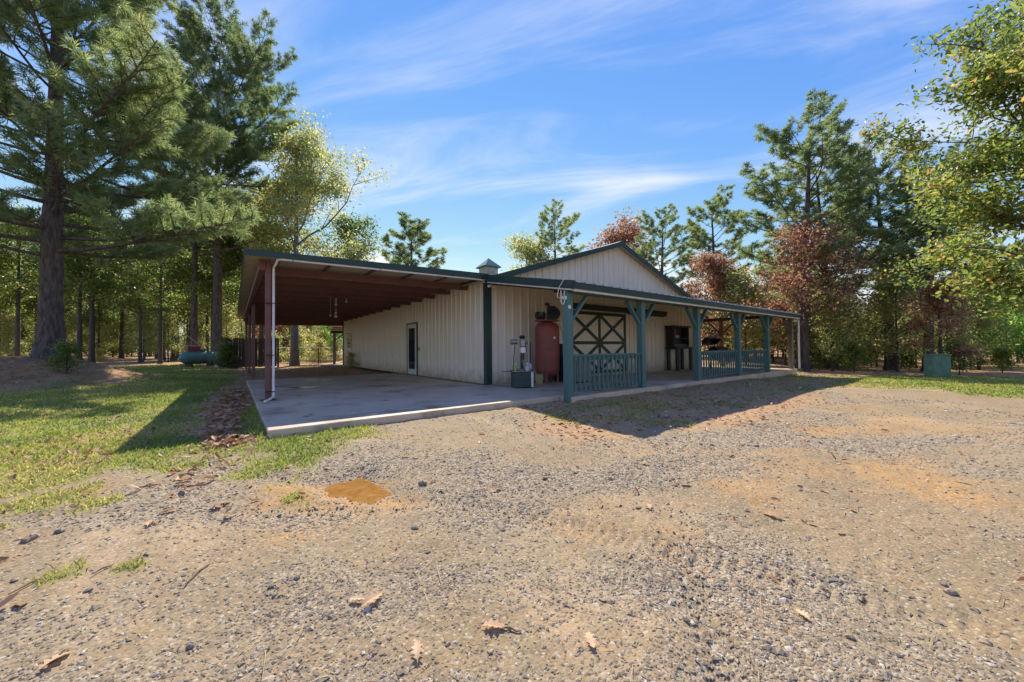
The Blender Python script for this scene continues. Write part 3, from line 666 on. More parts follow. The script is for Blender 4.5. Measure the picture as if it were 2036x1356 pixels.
def build_grass():
    x, y, r = scatter_cam(420000, 1.6, 34, R(60), 0.62)
    g = gmask(x, y)
    keep = (rng.random(len(x)) < np.clip(g * 1.15 - 0.12 - 0.3 * lmask(x, y), 0, 1)) & ~on_slab(x, y)
    x, y, r = x[keep], y[keep], r[keep]; n = len(x)
    pg = sstep(-0.2, 0.2, poly_sd(x, y, PORCH_GRASS))
    hgt = (0.018 + 0.035 * rng.random(n)) * (0.7 + 0.7 * fbm(x * 1.3, y * 1.3, 111, 3)) * (1 - 0.35 * pg) + 0.0006 * r
    edge = sstep(0.35, 0.0, np.abs(x - SLAB_L + 0.1)) * (y < 1) * (y > -3); hgt = hgt * (1 + 1.2 * edge)
    w = 0.0022 + 0.0011 * r
    a = rng.random(n) * 6.283; dx, dy = np.cos(a), np.sin(a)
    b = rng.random(n) * 6.283; bend = hgt * (0.3 + 0.8 * rng.random(n))
    z = height(x, y) - 0.004
    p0 = np.stack([x - dx * w, y - dy * w, z], 1); p1 = np.stack([x + dx * w, y + dy * w, z], 1)
    p2 = np.stack([x + np.cos(b) * bend, y + np.sin(b) * bend, z + hgt], 1)
    V = np.stack([p0, p1, p2], 1).reshape(-1, 3); F = np.arange(3 * n).reshape(-1, 3)
    dry = fbm(x * 0.8, y * 0.8, 121, 4)
    rn = np.clip(0.24 + 0.55 * rng.random(n) + (dry - 0.5) * 1.2, 0, 1)
    o = link('lawn_grass', mesh_np('lawn_grass', V, F, M['grass'], False, rn))
    tag(o, 'short patchy green and straw coloured lawn grass', 'grass', kind='stuff')
build_grass()
# ------------------------------------------------------------------ the barn with its carport and porches
BW, BL, WH, AX, AZ = 12.06, 17.5, 3.04, 6.03, 5.02          # width, length, wall height, ridge x, gable apex
barn = empty('metal_barn', (0, 0, 0), 0, 'beige ribbed metal barn with dark green trim, open carport and railed porch', 'barn')
def gable_z(x): return WH + (AZ - WH) * (1 - abs(x - AX) / AX)

def rib_cols(w, n=3, rh=0.034):
    p = w / n; c = []
    for k in range(n):
        c += [(k * p, rh), (k * p + 0.022, rh), (k * p + 0.034, 0.0), (k * p + p * 0.5 - 0.02, 0.0), (k * p + p * 0.5, 0.005), (k * p + p * 0.5 + 0.02, 0.0), ((k + 1) * p - 0.012, 0.0)]
    return c + [(w - 0.0005, rh)]
def panel(cols, bot, top, fn):
    """ribbed sheet: cols (u, d); bot/top functions of u; fn maps (u, d, t) to a point"""
    V = []; F = []
    us = sorted(set([c[0] for c in cols]))
    for (u, d) in cols: V += [fn(u, d, bot(u)), fn(u, d, top(u))]
    for i in range(len(cols) - 1): F.append((2 * i, 2 * i + 2, 2 * i + 3, 2 * i + 1))
    return MB().add(V, F)

core = MB().prism([(0.004, 0.0), (BW - 0.004, 0.0), (BW - 0.004, WH), (AX, AZ), (0.004, WH)], 0.004, BL - 0.004)
core.build('light_block_core', M['siding'], barn)  # solid filler added inside the siding sheets to block light
# side walls: shared sheets
npan = 19; pw = BL / npan
side = panel(rib_cols(pw), lambda u: 0.02, lambda u: WH, lambda u, d, t: (-d - 0.002, u, t)).mesh('siding_panel', M['siding'])
for k in range(npan):
    o = link('siding_panel', side, barn); o.location = (0, k * pw, 0)
side_r = panel(rib_cols(pw), lambda u: 0.02, lambda u: WH, lambda u, d, t: (d + 0.002, u, t)).mesh('siding_panel', M['siding'])
for k in range(npan):
    o = link('siding_panel', side_r, barn); o.location = (BW, k * pw, 0)
nf = 13; fw_ = BW / nf
for k in range(nf):
    u0 = k * fw_
    cols = rib_cols(fw_)
    if u0 < AX < u0 + fw_:
        cols = sorted(cols + [(AX - u0, 0.0)])
    panel(cols, lambda u: 0.02, lambda u: gable_z(u0 + u), lambda u, d, t: (u0 + u, -d - 0.002, t)).build('siding_panel', M['siding'], barn)
    panel(cols, lambda u: 0.02, lambda u: gable_z(u0 + u), lambda u, d, t: (u0 + u, BL + d + 0.002, t)).build('siding_panel', M['siding'], barn)
# corner trims
for (x, y, sx, sy) in ((0, 0, -1, -1), (BW, 0, 1, -1), (0, BL, -1, 1), (BW, BL, 1, 1)):
    t = MB()
    xo, yo = x + sx * 0.046, y + sy * 0.046
    t.box((min(xo, xo - sx * 0.012), min(yo, y - sy * 0.13), 0.01), (max(xo, xo - sx * 0.012), max(yo, y - sy * 0.13), WH - 0.01))
    t.box((min(xo - sx * 0.012, x - sx * 0.13), min(yo, yo - sy * 0.012), 0.01), (max(xo - sx * 0.012, x - sx * 0.13), max(yo, yo - sy * 0.012), WH - 0.01))
    t.build('corner_trim', M['trim'], barn)
# base rust line along the foot of the sheets
# main roof
OV = 0.28; sl = (AZ - WH) / AX; ez = WH - sl * 0.22
deck = MB()
for s_ in (-1, 1):
    x_e = AX + s_ * (AX + 0.22)
    deck.prism([(AX, AZ + 0.005), (x_e, ez + 0.005), (x_e, ez + 0.05), (AX, AZ + 0.05)], -OV, BL + OV)
roof = deck.build('roof', M['roof_under'], barn)
nr_ = 20; rw = (BL + 2 * OV) / nr_
Ls = math.hypot(AX + 0.24, (AX + 0.24) * sl)
for s_ in (-1, 1):
    ux, uz = s_ * (AX + 0.24) / Ls, -(AX + 0.24) * sl / Ls
    nx, nz_ = s_ * sl / math.hypot(1, sl), 1 / math.hypot(1, sl)
    me = panel(rib_cols(rw), lambda u: 0.0, lambda u: Ls, lambda u, d, t: (AX + ux * t + nx * (d + 0.003), u, AZ + 0.055 + uz * t + nz_ * (d + 0.003))).mesh('roof_panel', M['green_roof'])
    for k in range(nr_):
        o = link('roof_panel', me, roof); o.location = (0, -OV + k * rw, 0)
rc = MB(); rc.prism([(AX - 0.22, AZ + 0.055 - 0.22 * sl + 0.045), (AX, AZ + 0.125), (AX + 0.22, AZ + 0.055 - 0.22 * sl + 0.045), (AX + 0.22, AZ + 0.03 - 0.22 * sl + 0.045), (AX - 0.22, AZ + 0.03 - 0.22 * sl + 0.045)], -OV - 0.02, BL + OV + 0.02)
rc.build('ridge_cap', M['trim'], roof)
for yy in (-OV - 0.02, BL + OV + 0.005):
    for s_ in (-1, 1):
        x_e = AX + s_ * (AX + 0.25); a = 0.09; b = 0.085
        MB().prism([(AX, AZ + a), (x_e, AZ + a - sl * (AX + 0.25)), (x_e, AZ - b - sl * (AX + 0.25)), (AX, AZ - b)][::s_], yy - 0.012 + (0.001 if s_ > 0 else 0), yy + 0.02).build('rake_trim', M['trim'], barn)
# soffit strip under the rake overhang
# cupola
cup = empty('cupola', (AX, 9.0, AZ), 0); cup.parent = barn
cb = MB(); h_ = 0.40
cb.box((-h_, -h_, -0.25), (h_, h_, 0.74))
cbo = cb.build('cupola_body', M['cream'], cup)
for sgn in (-1, 1):
    for k in range(7):
        z = 0.06 + k * 0.095
        MB().bar((sgn * (h_ + 0.012), -h_ + 0.06, z), (sgn * (h_ + 0.012), h_ - 0.06, z), 0.012, 0.075, (sgn * 0.5, 0, 1)).build('louvre', M['cream'], cup)
        MB().bar((-h_ + 0.06, sgn * (h_ + 0.012), z), (h_ - 0.06, sgn * (h_ + 0.012), z), 0.012, 0.075, (0, sgn * 0.5, 1)).build('louvre', M['cream'], cup)
e_ = 0.54
MB().add([(-e_, -e_, 0.72), (e_, -e_, 0.72), (e_, e_, 0.72), (-e_, e_, 0.72), (-e_, -e_, 0.77), (e_, -e_, 0.77), (e_, e_, 0.77), (-e_, e_, 0.77), (0, 0, 1.32)],
         [(3, 2, 1, 0), (0, 1, 5, 4), (1, 2, 6, 5), (2, 3, 7, 6), (3, 0, 4, 7), (4, 5, 8), (5, 6, 8), (6, 7, 8), (7, 4, 8)]).build('cupola_roof', M['green_roof'], cup)

# ---- carport on the left side
CX = -5.70
def zc(x): return 3.055 + 0.018 * x
raf_y = [1.02 + 1.163 * k for k in range(14)]
for y in raf_y:
    V = []
    x0, x1 = -5.35, -0.052
    MB().prism([(x0, zc(x0) - 0.18), (x1, zc(x1) - 0.18), (x1, zc(x1)), (x0, zc(x0))], y, y + 0.075).build('rafter', M['red_steel'], barn)
MB().prism([(-5.35, zc(-5.35) - 0.42), (-0.052, zc(0) - 0.42), (-0.052, zc(0)), (-5.35, zc(-5.35))], 17.50, 17.56).build('end_beam', M['red_steel'], barn)
MB().box((-5.445, 0.38, zc(-5.4) - 0.20), (-5.337, 17.5, zc(-5.4) - 0.002)).build('eave_beam', M['red_steel'], barn)
for x in (-5.1, -4.1, -3.1, -2.1, -1.1):
    MB().box((x - 0.03, -0.06, zc(x) + 0.001), (x + 0.03, 17.55, zc(x) + 0.036)).build('purlin', M['red_steel'], barn)
for y in (0.45, 7.8, 12.0, 17.2):
    zt = zc(-5.28) - 0.004
    p = MB().bbox((-5.335, y - 0.055, -0.02 if y < 7.2 else gz(-5.28, y) - 0.1), (-5.222, y + 0.055, zt), 0.008).build('carport_post', M['red_steel'], barn)
    if y < 7.2: MB().bbox((-5.42, y - 0.13, 0.001), (-5.14, y + 0.13, 0.014), 0.004).build('base_plate', M['red_steel'], p)
npc = 19; cw = (BL + 0.26) / npc
Lc = -CX - 0.055
me = panel(rib_cols(cw), lambda u: CX, lambda u: -0.055, lambda u, d, t: (t, u, zc(t) + 0.040 + d)).mesh('roof_panel', M['roof_under'])
for k in range(npc):
    o = link('roof_panel', me, barn); o.location = (0, -0.14 + k * cw, 0)
MB().prism([(CX - 0.02, zc(CX) - 0.035), (-0.05, zc(0) - 0.005), (-0.05, zc(0) + 0.135), (CX - 0.02, zc(CX) + 0.085)], -0.175, -0.15).build('carport_fascia', M['trim'], barn)
MB().box((CX - 0.02, -0.149, zc(CX) + 0.012), (CX - 0.005, 17.6, zc(CX) + 0.075)).build('eave_trim', M['trim'], barn)
pipe = MB()
pz = lambda x: zc(x) - 0.045
pipe.tube([(0.02, -0.115, pz(0) - 0.0), (-2.6, -0.115, pz(-2.6)), (-5.10, -0.115, pz(-5.1)), (-5.155, -0.10, pz(-5.1) - 0.015), (-5.165, 0.0, pz(-5.1) - 0.06), (-5.190, 0.33, pz(-5.1) - 0.10), (-5.190, 0.345, pz(-5.1) - 0.16), (-5.190, 0.345, 0.16), (-5.19, 0.30, 0.08), (-5.30, 0.12, 0.035), (-5.36, 0.02, 0.03)], 0.024, 10)
dp = pipe.build('drain_pipe', M['white'], barn, True)
for z in (2.05, 0.95, 0.18): MB().box((-5.345, 0.312, z), (-5.155, 0.394, z + 0.014)).build('pipe_strap', M['black'], dp)
for x in (-4.9, -3.1, -1.6): MB().box((x, -0.148, pz(x) - 0.03), (x + 0.02, -0.085, pz(x) + 0.05)).build('pipe_clip', M['steel'], dp)

# ---- front porch
PX = [-0.08, 2.66, 5.63, 8.60, 11.35, 14.20]; PY = -3.29
def zp(y): return 3.03 + 0.185 * y            # underside of the roof, y is negative in front
py0 = -3.56
xl_, xr_ = -0.17, 14.52
npp = 16; ppw = (xr_ - xl_) / npp
me = panel(rib_cols(ppw), lambda u: py0 - 0.05, lambda u: -0.05, lambda u, d, t: (u, t, zp(t) + 0.075 + d)).mesh('porch_roof_panel', M['galv'])
for k in range(npp):
    o = link('porch_roof_panel', me, barn); o.location = (xl_ + k * ppw, 0, 0)
MB().box((xl_ - 0.02, py0 - 0.03, zp(py0) - 0.075), (xr_ + 0.02, py0 - 0.005, zp(py0) + 0.062)).build('porch_fascia', M['trim'], barn)
MB().box((xl_ + 0.02, py0 - 0.02, zp(py0) - 0.125), (xr_, py0 + 0.03, zp(py0) - 0.077)).build('porch_eave_strip', M['cream'], barn)
MB().prism([(py0 - 0.03, zp(py0) - 0.07), (-0.05, zp(0) - 0.05), (-0.05, zp(0) + 0.15), (py0 - 0.03, zp(py0) + 0.09)], xl_ - 0.03, xl_ - 0.004, 'x').build('porch_rake_fascia', M['trim'], barn)
MB().prism([(py0 + 0.03, zp(py0) - 0.105), (-0.05, zp(0) - 0.085), (-0.05, zp(0) - 0.052), (py0 + 0.03, zp(py0) - 0.072)], xl_ - 0.02, xl_ + 0.03, 'x').build('porch_rake_strip', M['cream'], barn)
MB().prism([(py0 - 0.03, zp(py0) - 0.07), (-0.05, zp(0) - 0.05), (-0.05, zp(0) + 0.15), (py0 - 0.03, zp(py0) + 0.09)], xr_ + 0.004, xr_ + 0.03, 'x').build('porch_rake_fascia', M['trim'], barn)
for y in (-2.9, -2.2, -1.5, -0.8, -0.2):
    MB().box((xl_ + 0.03, y - 0.045, zp(y) + 0.036), (xr_ - 0.02, y + 0.045, zp(y) + 0.072)).build('roof_lath', M['wood_dark'], barn)
MB().box((xl_ + 0.06, PY - 0.07, zp(PY) - 0.17), (xr_ - 0.05, PY + 0.07, zp(PY) - 0.0)).build('porch_beam', M['teal'], barn)
for i, x in enumerate(PX + [4.2, 7.1, 9.95, 12.8]):
    MB().prism([(PY + 0.071, zp(PY) - 0.13), (-0.052, zp(0) - 0.13), (-0.052, zp(0) + 0.034), (PY + 0.071, zp(PY) + 0.046)], x - 0.025, x + 0.025, 'x').build('porch_rafter', M['wood_dark'], barn)
bt = zp(PY) - 0.172
for i, x in enumerate(PX):
    m_ = M['wood_grey'] if i == 5 else M['teal']
    s_ = 0.083
    p = MB().bbox((x - s_, PY - s_, -0.003 if x > 0 else -0.16), (x + s_, PY + s_, bt), 0.008).build('porch_post', m_, barn)
    if i == 0: p.location = (0, -0.02, 0)
    for d in (-1, 1):
        if (i == 0 and d < 0) or i == 5: continue
        MB().bar((x + d * 0.085, PY, bt - 0.60), (x + d * 0.60, PY, bt - 0.035), 0.055, 0.10, (0, 1, 0)).build('post_brace', M['teal'], p)
MB().bar((PX[5] - 0.085, PY, bt - 0.62), (PX[5] - 0.85, PY, bt - 0.03), 0.06, 0.11, (0, 1, 0)).build('post_brace', M['wood_dark'], barn)
MB().tube([(PX[5] + 0.02, PY - 0.30, 0.02), (PX[5] + 0.02, PY - 0.30, 2.18)], 0.035, 8).build('porch_downspout', M['white'], barn)
def railing(xa, xb, nb):
    r = MB().bbox((xa, PY - 0.065, 0.865), (xb, PY + 0.065, 0.905), 0.006).build('railing', M['teal'], barn)
    MB().box((xa, PY - 0.022, 0.765), (xb, PY + 0.022, 0.8645)).build('upper_rail', M['teal'], r)
    MB().box((xa, PY - 0.022, 0.075), (xb, PY + 0.022, 0.165)).build('lower_rail', M['teal'], r)
    bm_ = MB().box((-0.019, PY - 0.058, 0.10), (0.019, PY - 0.0225, 0.84)).mesh('baluster', M['teal'])
    for k in range(nb):
        o = link('baluster', bm_, r); o.location = (xa + (k + 0.5) * (xb - xa) / nb, 0, 0)
    return r
railing(PX[0] + 0.084, PX[1] - 0.084, 16)
railing(PX[2] + 0.084, PX[3] - 0.084, 17)
railing(PX[3] + 0.084, PX[4] - 0.084, 16)

# side porch on the right with stained posts
for y in (-0.35, 3.6, 7.6, 11.6):
    p = MB().bbox((14.12, y - 0.08, -0.001), (14.28, y + 0.08, 2.34), 0.008).build('side_post', M['wood_brown'] if y < 0 else M['wood_grey'], barn)
    for d in (-1, 1):
        MB().bar((14.2, y + d * 0.081, 1.72), (14.2, y + d * 0.66, 2.32), 0.055, 0.10, (1, 0, 0)).build('post_brace', M['wood_dark'], p)
MB().box((14.13, PY + 0.09, 2.342), (14.27, 17.4, 2.50)).build('side_beam', M['wood_dark'], barn)
def zs(x): return 3.0 - 0.19 * (x - BW)
me = panel(rib_cols(0.9), lambda u: BW + 0.05, lambda u: 14.55, lambda u, d, t: (t, u, zs(t) + 0.04 + d)).mesh('side_roof_panel', M['galv'])
for k in range(19):
    o = link('side_roof_panel', me, barn); o.location = (0, 0.06 + k * 0.9, 0)
for k in range(12):
    y = 0.4 + k * 1.5
    MB().prism([(BW + 0.052, zs(BW) - 0.12), (14.5, zs(14.5) - 0.02), (14.5, zs(14.5) + 0.036), (BW + 0.052, zs(BW) + 0.036)], y, y + 0.05).build('side_rafter', M['wood_dark'], barn)
# rear porch
def zr(y): return 2.98 - 0.17 * (y - BL)
me = panel(rib_cols(0.92), lambda u: BL + 0.08, lambda u: 20.9, lambda u, d, t: (u, t, zr(t) + 0.04 + d)).mesh('rear_roof_panel', M['galv'])
for k in range(13):
    o = link('rear_roof_panel', me, barn); o.location = (-0.25 + k * 0.92, 0, 0)
for y in (18.3, 19.0, 19.7, 20.4):
    MB().box((-0.2, y - 0.04, zr(y) + 0.0), (11.6, y + 0.04, zr(y) + 0.036)).build('roof_lath', M['wood_dark'], barn)
MB().box((-0.2, 20.52, zr(20.6) - 0.20), (11.6, 20.66, zr(20.6) - 0.002)).build('rear_beam', M['wood_dark'], barn)
for x in (0.05, 4.0, 8.0, 11.5):
    p = MB().bbox((x - 0.08, 20.51, -0.002), (x + 0.08, 20.67, zr(20.6) - 0.202), 0.008).build('rear_post', M['wood_grey'], barn)
    MB().bar((x + 0.081, 20.59, 1.75), (x + 0.65, 20.59, zr(20.6) - 0.21), 0.055, 0.1, (0, 1, 0)).build('post_brace', M['wood_dark'], p)

# ---- walk-in door in the left wall
DY0, DY1 = 5.02, 5.98
dr = MB(); F_ = -0.036
dr.box((-0.062, DY0, 0.03), (-0.036, DY1, 2.06))
door = dr.build('entry_door', M['frame_white'], barn)
fr = MB()
fr.box((-0.078, DY0 - 0.055, 0.005), (-0.034, DY0 - 0.001, 2.125)).box((-0.078, DY1 + 0.001, 0.005), (-0.034, DY1 + 0.055, 2.125)).box((-0.078, DY0 - 0.001, 2.062), (-0.034, DY1 + 0.001, 2.125))
fr.build('door_frame', M['frame_green'], door)
MB().box((-0.068, DY0 + 0.15, 0.24), (-0.0625, DY1 - 0.15, 1.90)).build('door_glass', M['glass_dark'], door)
gf = MB()
for (a, b) in (((DY0 + 0.12, 0.21), (DY0 + 0.149, 1.93)), ((DY1 - 0.149, 0.21), (DY1 - 0.12, 1.93)), ((DY0 + 0.149, 1.901), (DY1 - 0.149, 1.93)), ((DY0 + 0.149, 0.21), (DY1 - 0.149, 0.239))):
    gf.box((-0.074, a[0], a[1]), (-0.0625, b[0], b[1]))
gf.build('glass_bead', M['frame_white'], door)
MB().tube([(-0.063, DY0 + 0.075, 1.0), (-0.10, DY0 + 0.075, 1.0), (-0.115, DY0 + 0.075, 1.0)], [0.012, 0.012, 0.028], 10).build('door_knob', M['steel'], door, True)
MB().box((-0.055, DY0 - 0.22, 1.0), (-0.033, DY0 - 0.15, 1.11)).build('wall_switch', M['frame_green'], barn)
# ---- window far along the left wall
wy0, wy1, wz0, wz1 = 15.35, 16.25, 1.12, 2.15
w = MB(); w.box((-0.05, wy0, wz0), (-0.034, wy1, wz1))
win = w.build('window', M['frame_white'], barn)
MB().box((-0.056, wy0 + 0.05, wz0 + 0.05), (-0.0505, wy1 - 0.05, (wz0 + wz1) / 2 - 0.02)).build('window_pane', M['glass_dark'], win)
MB().box((-0.056, wy0 + 0.05, (wz0 + wz1) / 2 + 0.02), (-0.0505, wy1 - 0.05, wz1 - 0.05)).build('window_pane', M['glass_dark'], win)
f2 = MB()
f2.box((-0.07, wy0 - 0.04, wz0 - 0.04), (-0.033, wy0 + 0.001, wz1 + 0.04)).box((-0.07, wy1 - 0.001, wz0 - 0.04), (-0.033, wy1 + 0.04, wz1 + 0.04)).box((-0.07, wy0 + 0.001, wz1 - 0.001), (-0.033, wy1 - 0.001, wz1 + 0.04)).box((-0.07, wy0 + 0.001, wz0 - 0.04), (-0.033, wy1 - 0.001, wz0 + 0.001))
f2.build('window_frame', M['frame_white'], win)

# ---- sliding barn door on the front wall
SX0, SX1, SZ0, SZ1 = 3.30, 6.46, 0.10, 2.34
sd_ = empty('sliding_door', (0, 0, 0)); sd_.parent = barn
dy = -0.060
nb_ = 14; bw_ = (SX1 - SX0) / nb_
bmesh_ = MB().bbox((0.0015, dy - 0.02, SZ0), (bw_ - 0.0015, dy + 0.01, SZ1), 0.004).mesh('door_board', M['siding'])
for k in range(nb_):
    o = link('door_board', bmesh_, sd_); o.location = (SX0 + k * bw_, 0, 0)
xm, zm, bwid = (SX0 + SX1) / 2, (SZ0 + SZ1) / 2, 0.115
yb = dy - 0.021
def dboard(p, q, y0, wd=bwid):
    MB().bar((p[0], y0, p[1]), (q[0], y0, q[1]), 0.022, wd, (p[1] - q[1], 0, q[0] - p[0])).build('cross_board', M['trim'], sd_)
h = bwid / 2
for x in (SX0 + h, xm, SX1 - h):
    MB().box((x - h, yb - 0.024, SZ0), (x + h, yb - 0.001, SZ1)).build('stile', M['trim'], sd_)
xs_ = [(SX0 + 2 * h, xm - h), (xm + h, SX1 - 2 * h)]; zz = [(SZ0, SZ0 + 2 * h), (zm - h, zm + h), (SZ1 - 2 * h, SZ1)]
for (a, b) in xs_:
    for (c, d) in zz: MB().box((a + 0.0005, yb - 0.023, c), (b - 0.0005, yb - 0.001, d)).build('rail_board', M['trim'], sd_)
    for (c, d) in ((zz[0][1], zz[1][0]), (zz[1][1], zz[2][0])):
        dboard((a + 0.03, c + 0.03), (b - 0.03, d - 0.03), yb - 0.0120)
        dboard((a + 0.03, d - 0.03), (b - 0.03, c + 0.03), yb - 0.0165)
MB().box((3.28, -0.115, 2.40), (9.42, -0.034, 2.56)).build('door_track', M['trim'], barn)
MB().box((3.26, -0.150, 2.545), (9.44, -0.034, 2.59)).build('track_cover', M['trim'], barn)
MB().box((6.7, -0.105, 2.355), (9.30, -0.045, 2.399)).build('track_rail', M['wood_dark'], barn)
# ------------------------------------------------------------------ trees
def unit(v): return v / (np.linalg.norm(v) + 1e-9)
def bend_path(p, d, L, g, n=5, curl=0.0, wob=0.12):
    """n+1 points from p along d, bending upwards by curl"""
    P = [np.array(p, float)]; d = unit(np.array(d, float)); up = np.array([0, 0, 1.0])
    for i in range(n):
        d = unit(d + up * curl / n + g.normal(0, wob, 3) * np.array([1, 1, 0.6]))
        P.append(P[-1] + d * L / n)
    return np.array(P)
def along(P, t):
    k = t * (len(P) - 1); i = min(int(k), len(P) - 2); f = k - i
    return P[i] * (1 - f) + P[i + 1] * f, unit(P[i + 1] - P[i])
def trunk_mesh(mb, H, r0, g, n=12, wob=0.06, flare=0.5, lean=(0, 0), sides=12, top=0.06):
    P = []; d = np.zeros(2)
    off = np.zeros(2)
    for i in range(n + 1):
        t = i / n; off = off + g.normal(0, wob, 2) * (H / n) * 0.25
        P.append(np.array([off[0] * t + lean[0] * H * t ** 1.3, off[1] * t + lean[1] * H * t ** 1.3, H * t]))
    P = np.array(P)
    P = np.concatenate([P[:1] + [[0, 0, -0.35]], P[:1], P[:1] * 0.7 + P[1:2] * 0.3, P[1:]])
    T = np.array([0, 0, 0.3 / n] + [i / n for i in range(1, n + 1)])
    rad = r0 * ((1 - T) ** 0.8 * (1 - top) + top); rad[0] *= 1 + flare; rad[1] *= 1 + flare * 0.75; rad[2] *= 1 + flare * 0.25
    if sides > 20: bark_tube(mb, P, rad, sides, 150, g, 0.22)
    else: mb.tube([tuple(p) for p in P], list(rad), sides)
    return P[1:], rad[1:]

def bark_tube(mb, P, rad, sides, rings, g, amp):
    """trunk skin with raised bark plates between furrows"""
    P = np.array(P); rad = np.array(rad); V = []; F = []
    s_in = np.linspace(0, len(P) - 1, rings)
    for k in range(rings):
        i = min(int(s_in[k]), len(P) - 2); f = s_in[k] - i
        c = P[i] * (1 - f) + P[i + 1] * f; r = rad[i] * (1 - f) + rad[i + 1] * f
        a = np.arange(sides) * 2 * math.pi / sides
        u = a / (2 * math.pi) * 11; w = np.full(sides, c[2] * 2.2)
        n1 = vnoise(u + vnoise(u * 0.5, w, 5) * 1.2, w, 3) - 0.5; n2 = vnoise(u * 2.6, w * 1.7, 9) - 0.5
        rr = r * (1 + amp * (np.abs(n1) * -1.6 + 0.35 + n2 * 0.35))
        V += [(c[0] + math.cos(t) * q, c[1] + math.sin(t) * q, c[2]) for t, q in zip(a, rr)]
    for k in range(rings - 1):
        for j in range(sides): F.append((k * sides + j, k * sides + (j + 1) % sides, (k + 1) * sides + (j + 1) % sides, (k + 1) * sides + j))
    mb.add(V, F)

def needle_mesh(name, C, D, g, K=11, l=0.18, w=0.012, spread=0.85, mat=None):
    """tufts of blades at centres C pointing along D"""
    n = len(C)
    dirs = D[:, None, :] * (0.35 + 0.55 * g.random((n, K, 1))) + g.normal(0, 1, (n, K, 3)) * spread * 0.62
    dirs /= np.linalg.norm(dirs, axis=2, keepdims=True) + 1e-9
    L = l * (0.7 + 0.5 * g.random((n, K, 1)))
    side = np.cross(dirs, g.normal(0, 1, (n, K, 3))); side /= np.linalg.norm(side, axis=2, keepdims=True) + 1e-9
    base = C[:, None, :] + dirs * 0.01 - D[:, None, :] * l * 0.35 * g.random((n, K, 1))
    mid = base + dirs * L * 0.45
    tip = base + dirs * L; tip[:, :, 2] -= 0.10 * l
    V = np.stack([base, mid + side * w, tip, mid - side * w], 2).reshape(-1, 3)
    F = np.arange(len(V)).reshape(-1, 4)
    rn = np.clip(np.repeat(g.beta(2, 2.6, n), K) * 0.75 + g.random(n * K) * 0.25, 0, 1)
    return mesh_np(name, V, F, mat, False, rn)

def make_pine(seed, H, r0, clear, spread, limbs, K, nl, nw, mat_l=None, shape=0.8, lean=(0, 0), low_elev=-4, hi_elev=52, dens=1.0, flat_top=False, bias=None, step=0.34, sides=12, flare=0.5):
    g = np.random.default_rng(seed); mb = MB()
    P, rad = trunk_mesh(mb, H, r0, g, lean=lean, sides=sides, flare=flare)
    C = []; D = []
    az = g.random() * 6.28
    for i in range(limbs):
        t = clear + (0.985 - clear) * ((i + g.random() * 0.6) / limbs)
        tt = (t - clear) / (1 - clear)
        az += 2.4 + g.normal(0, 0.35)
        prof = (1 - tt) ** shape * 0.85 + 0.15
        if flat_top: prof = (0.55 + 0.45 * math.sin(math.pi * min(1, 0.12 + tt * 0.72))) * (1 - 0.35 * tt ** 3)
        L = spread * prof * (0.62 + 0.5 * g.random())
        if bias is not None: L *= 1 + bias[2] * math.cos(az - bias[0]) * (1 - tt * bias[1])
        if L < 0.35: L = 0.35
        el = R(low_elev + (hi_elev - low_elev) * tt ** 1.2 + g.normal(0, 7))
        d = np.array([math.cos(az) * math.cos(el), math.sin(az) * math.cos(el), math.sin(el)])
        p, _ = along(P[1:] if len(P) > 2 else P, max(0.0, min(0.999, (t * (len(P) - 2) + 0.0) / (len(P) - 2))))
        B = bend_path(p, d, L, g, 6, 0.35 + 0.3 * g.random(), 0.10)
        rb = max(0.012, min(0.09, r0 * 0.28 * (1 - tt * 0.7)) * (0.6 + 0.4 * L / spread))
        mb.tube([tuple(q) for q in B], [rb * (1 - 0.85 * k / 6) for k in range(7)], 5, False)
        ns = max(3, int(L * (1 - 0.30) / step * dens))
        for k in range(ns):
            s = 0.30 + 0.70 * (k + g.random() * 0.7) / ns
            q, dd = along(B, min(s, 0.999))
            sgn = 1 if k % 2 else -1
            lat = unit(np.cross(dd, [0, 0, 1.0])) * sgn
            sd = unit(dd * 0.75 + lat * (0.75 + 0.3 * g.random()) + np.array([0, 0, 0.15 + g.normal(0, 0.22)]))
            sl_ = (0.30 + 0.36 * L * (1 - s) + 0.25 * g.random()) * (0.75 + 0.4 * g.random())
            S = bend_path(q, sd, sl_, g, 3, 0.35, 0.14)
            mb.tube([tuple(z) for z in S], [rb * 0.30, rb * 0.25, rb * 0.18, 0.004], 4, False)
            nt = max(2, int(sl_ / 0.13 * dens))
            for m in range(nt):
                u = 0.25 + 0.75 * (m + 1) / nt
                c_, d_ = along(S, min(u, 0.999))
                C.append(c_ + g.normal(0, 0.055, 3)); D.append(unit(d_ + np.array([0, 0, 0.45]) + g.normal(0, 0.35, 3)))
        for m in range(3):
            c_, d_ = along(B, 0.9 + 0.033 * m); C.append(c_); D.append(unit(d_ + np.array([0, 0, 0.3])))
    # leader
    for m in range(8):
        c_, d_ = along(P, 0.9 + 0.012 * m); C.append(c_ + g.normal(0, 0.1, 3)); D.append(unit(np.array([0, 0, 1.0]) + g.normal(0, 0.5, 3)))
    tm = mb.mesh('trunk', M['bark_pine'], True)
    cm = needle_mesh('crown', np.array(C), np.array(D), g, K, nl, nw, 0.85, mat_l or M['pine_needle'])
    return tm, cm

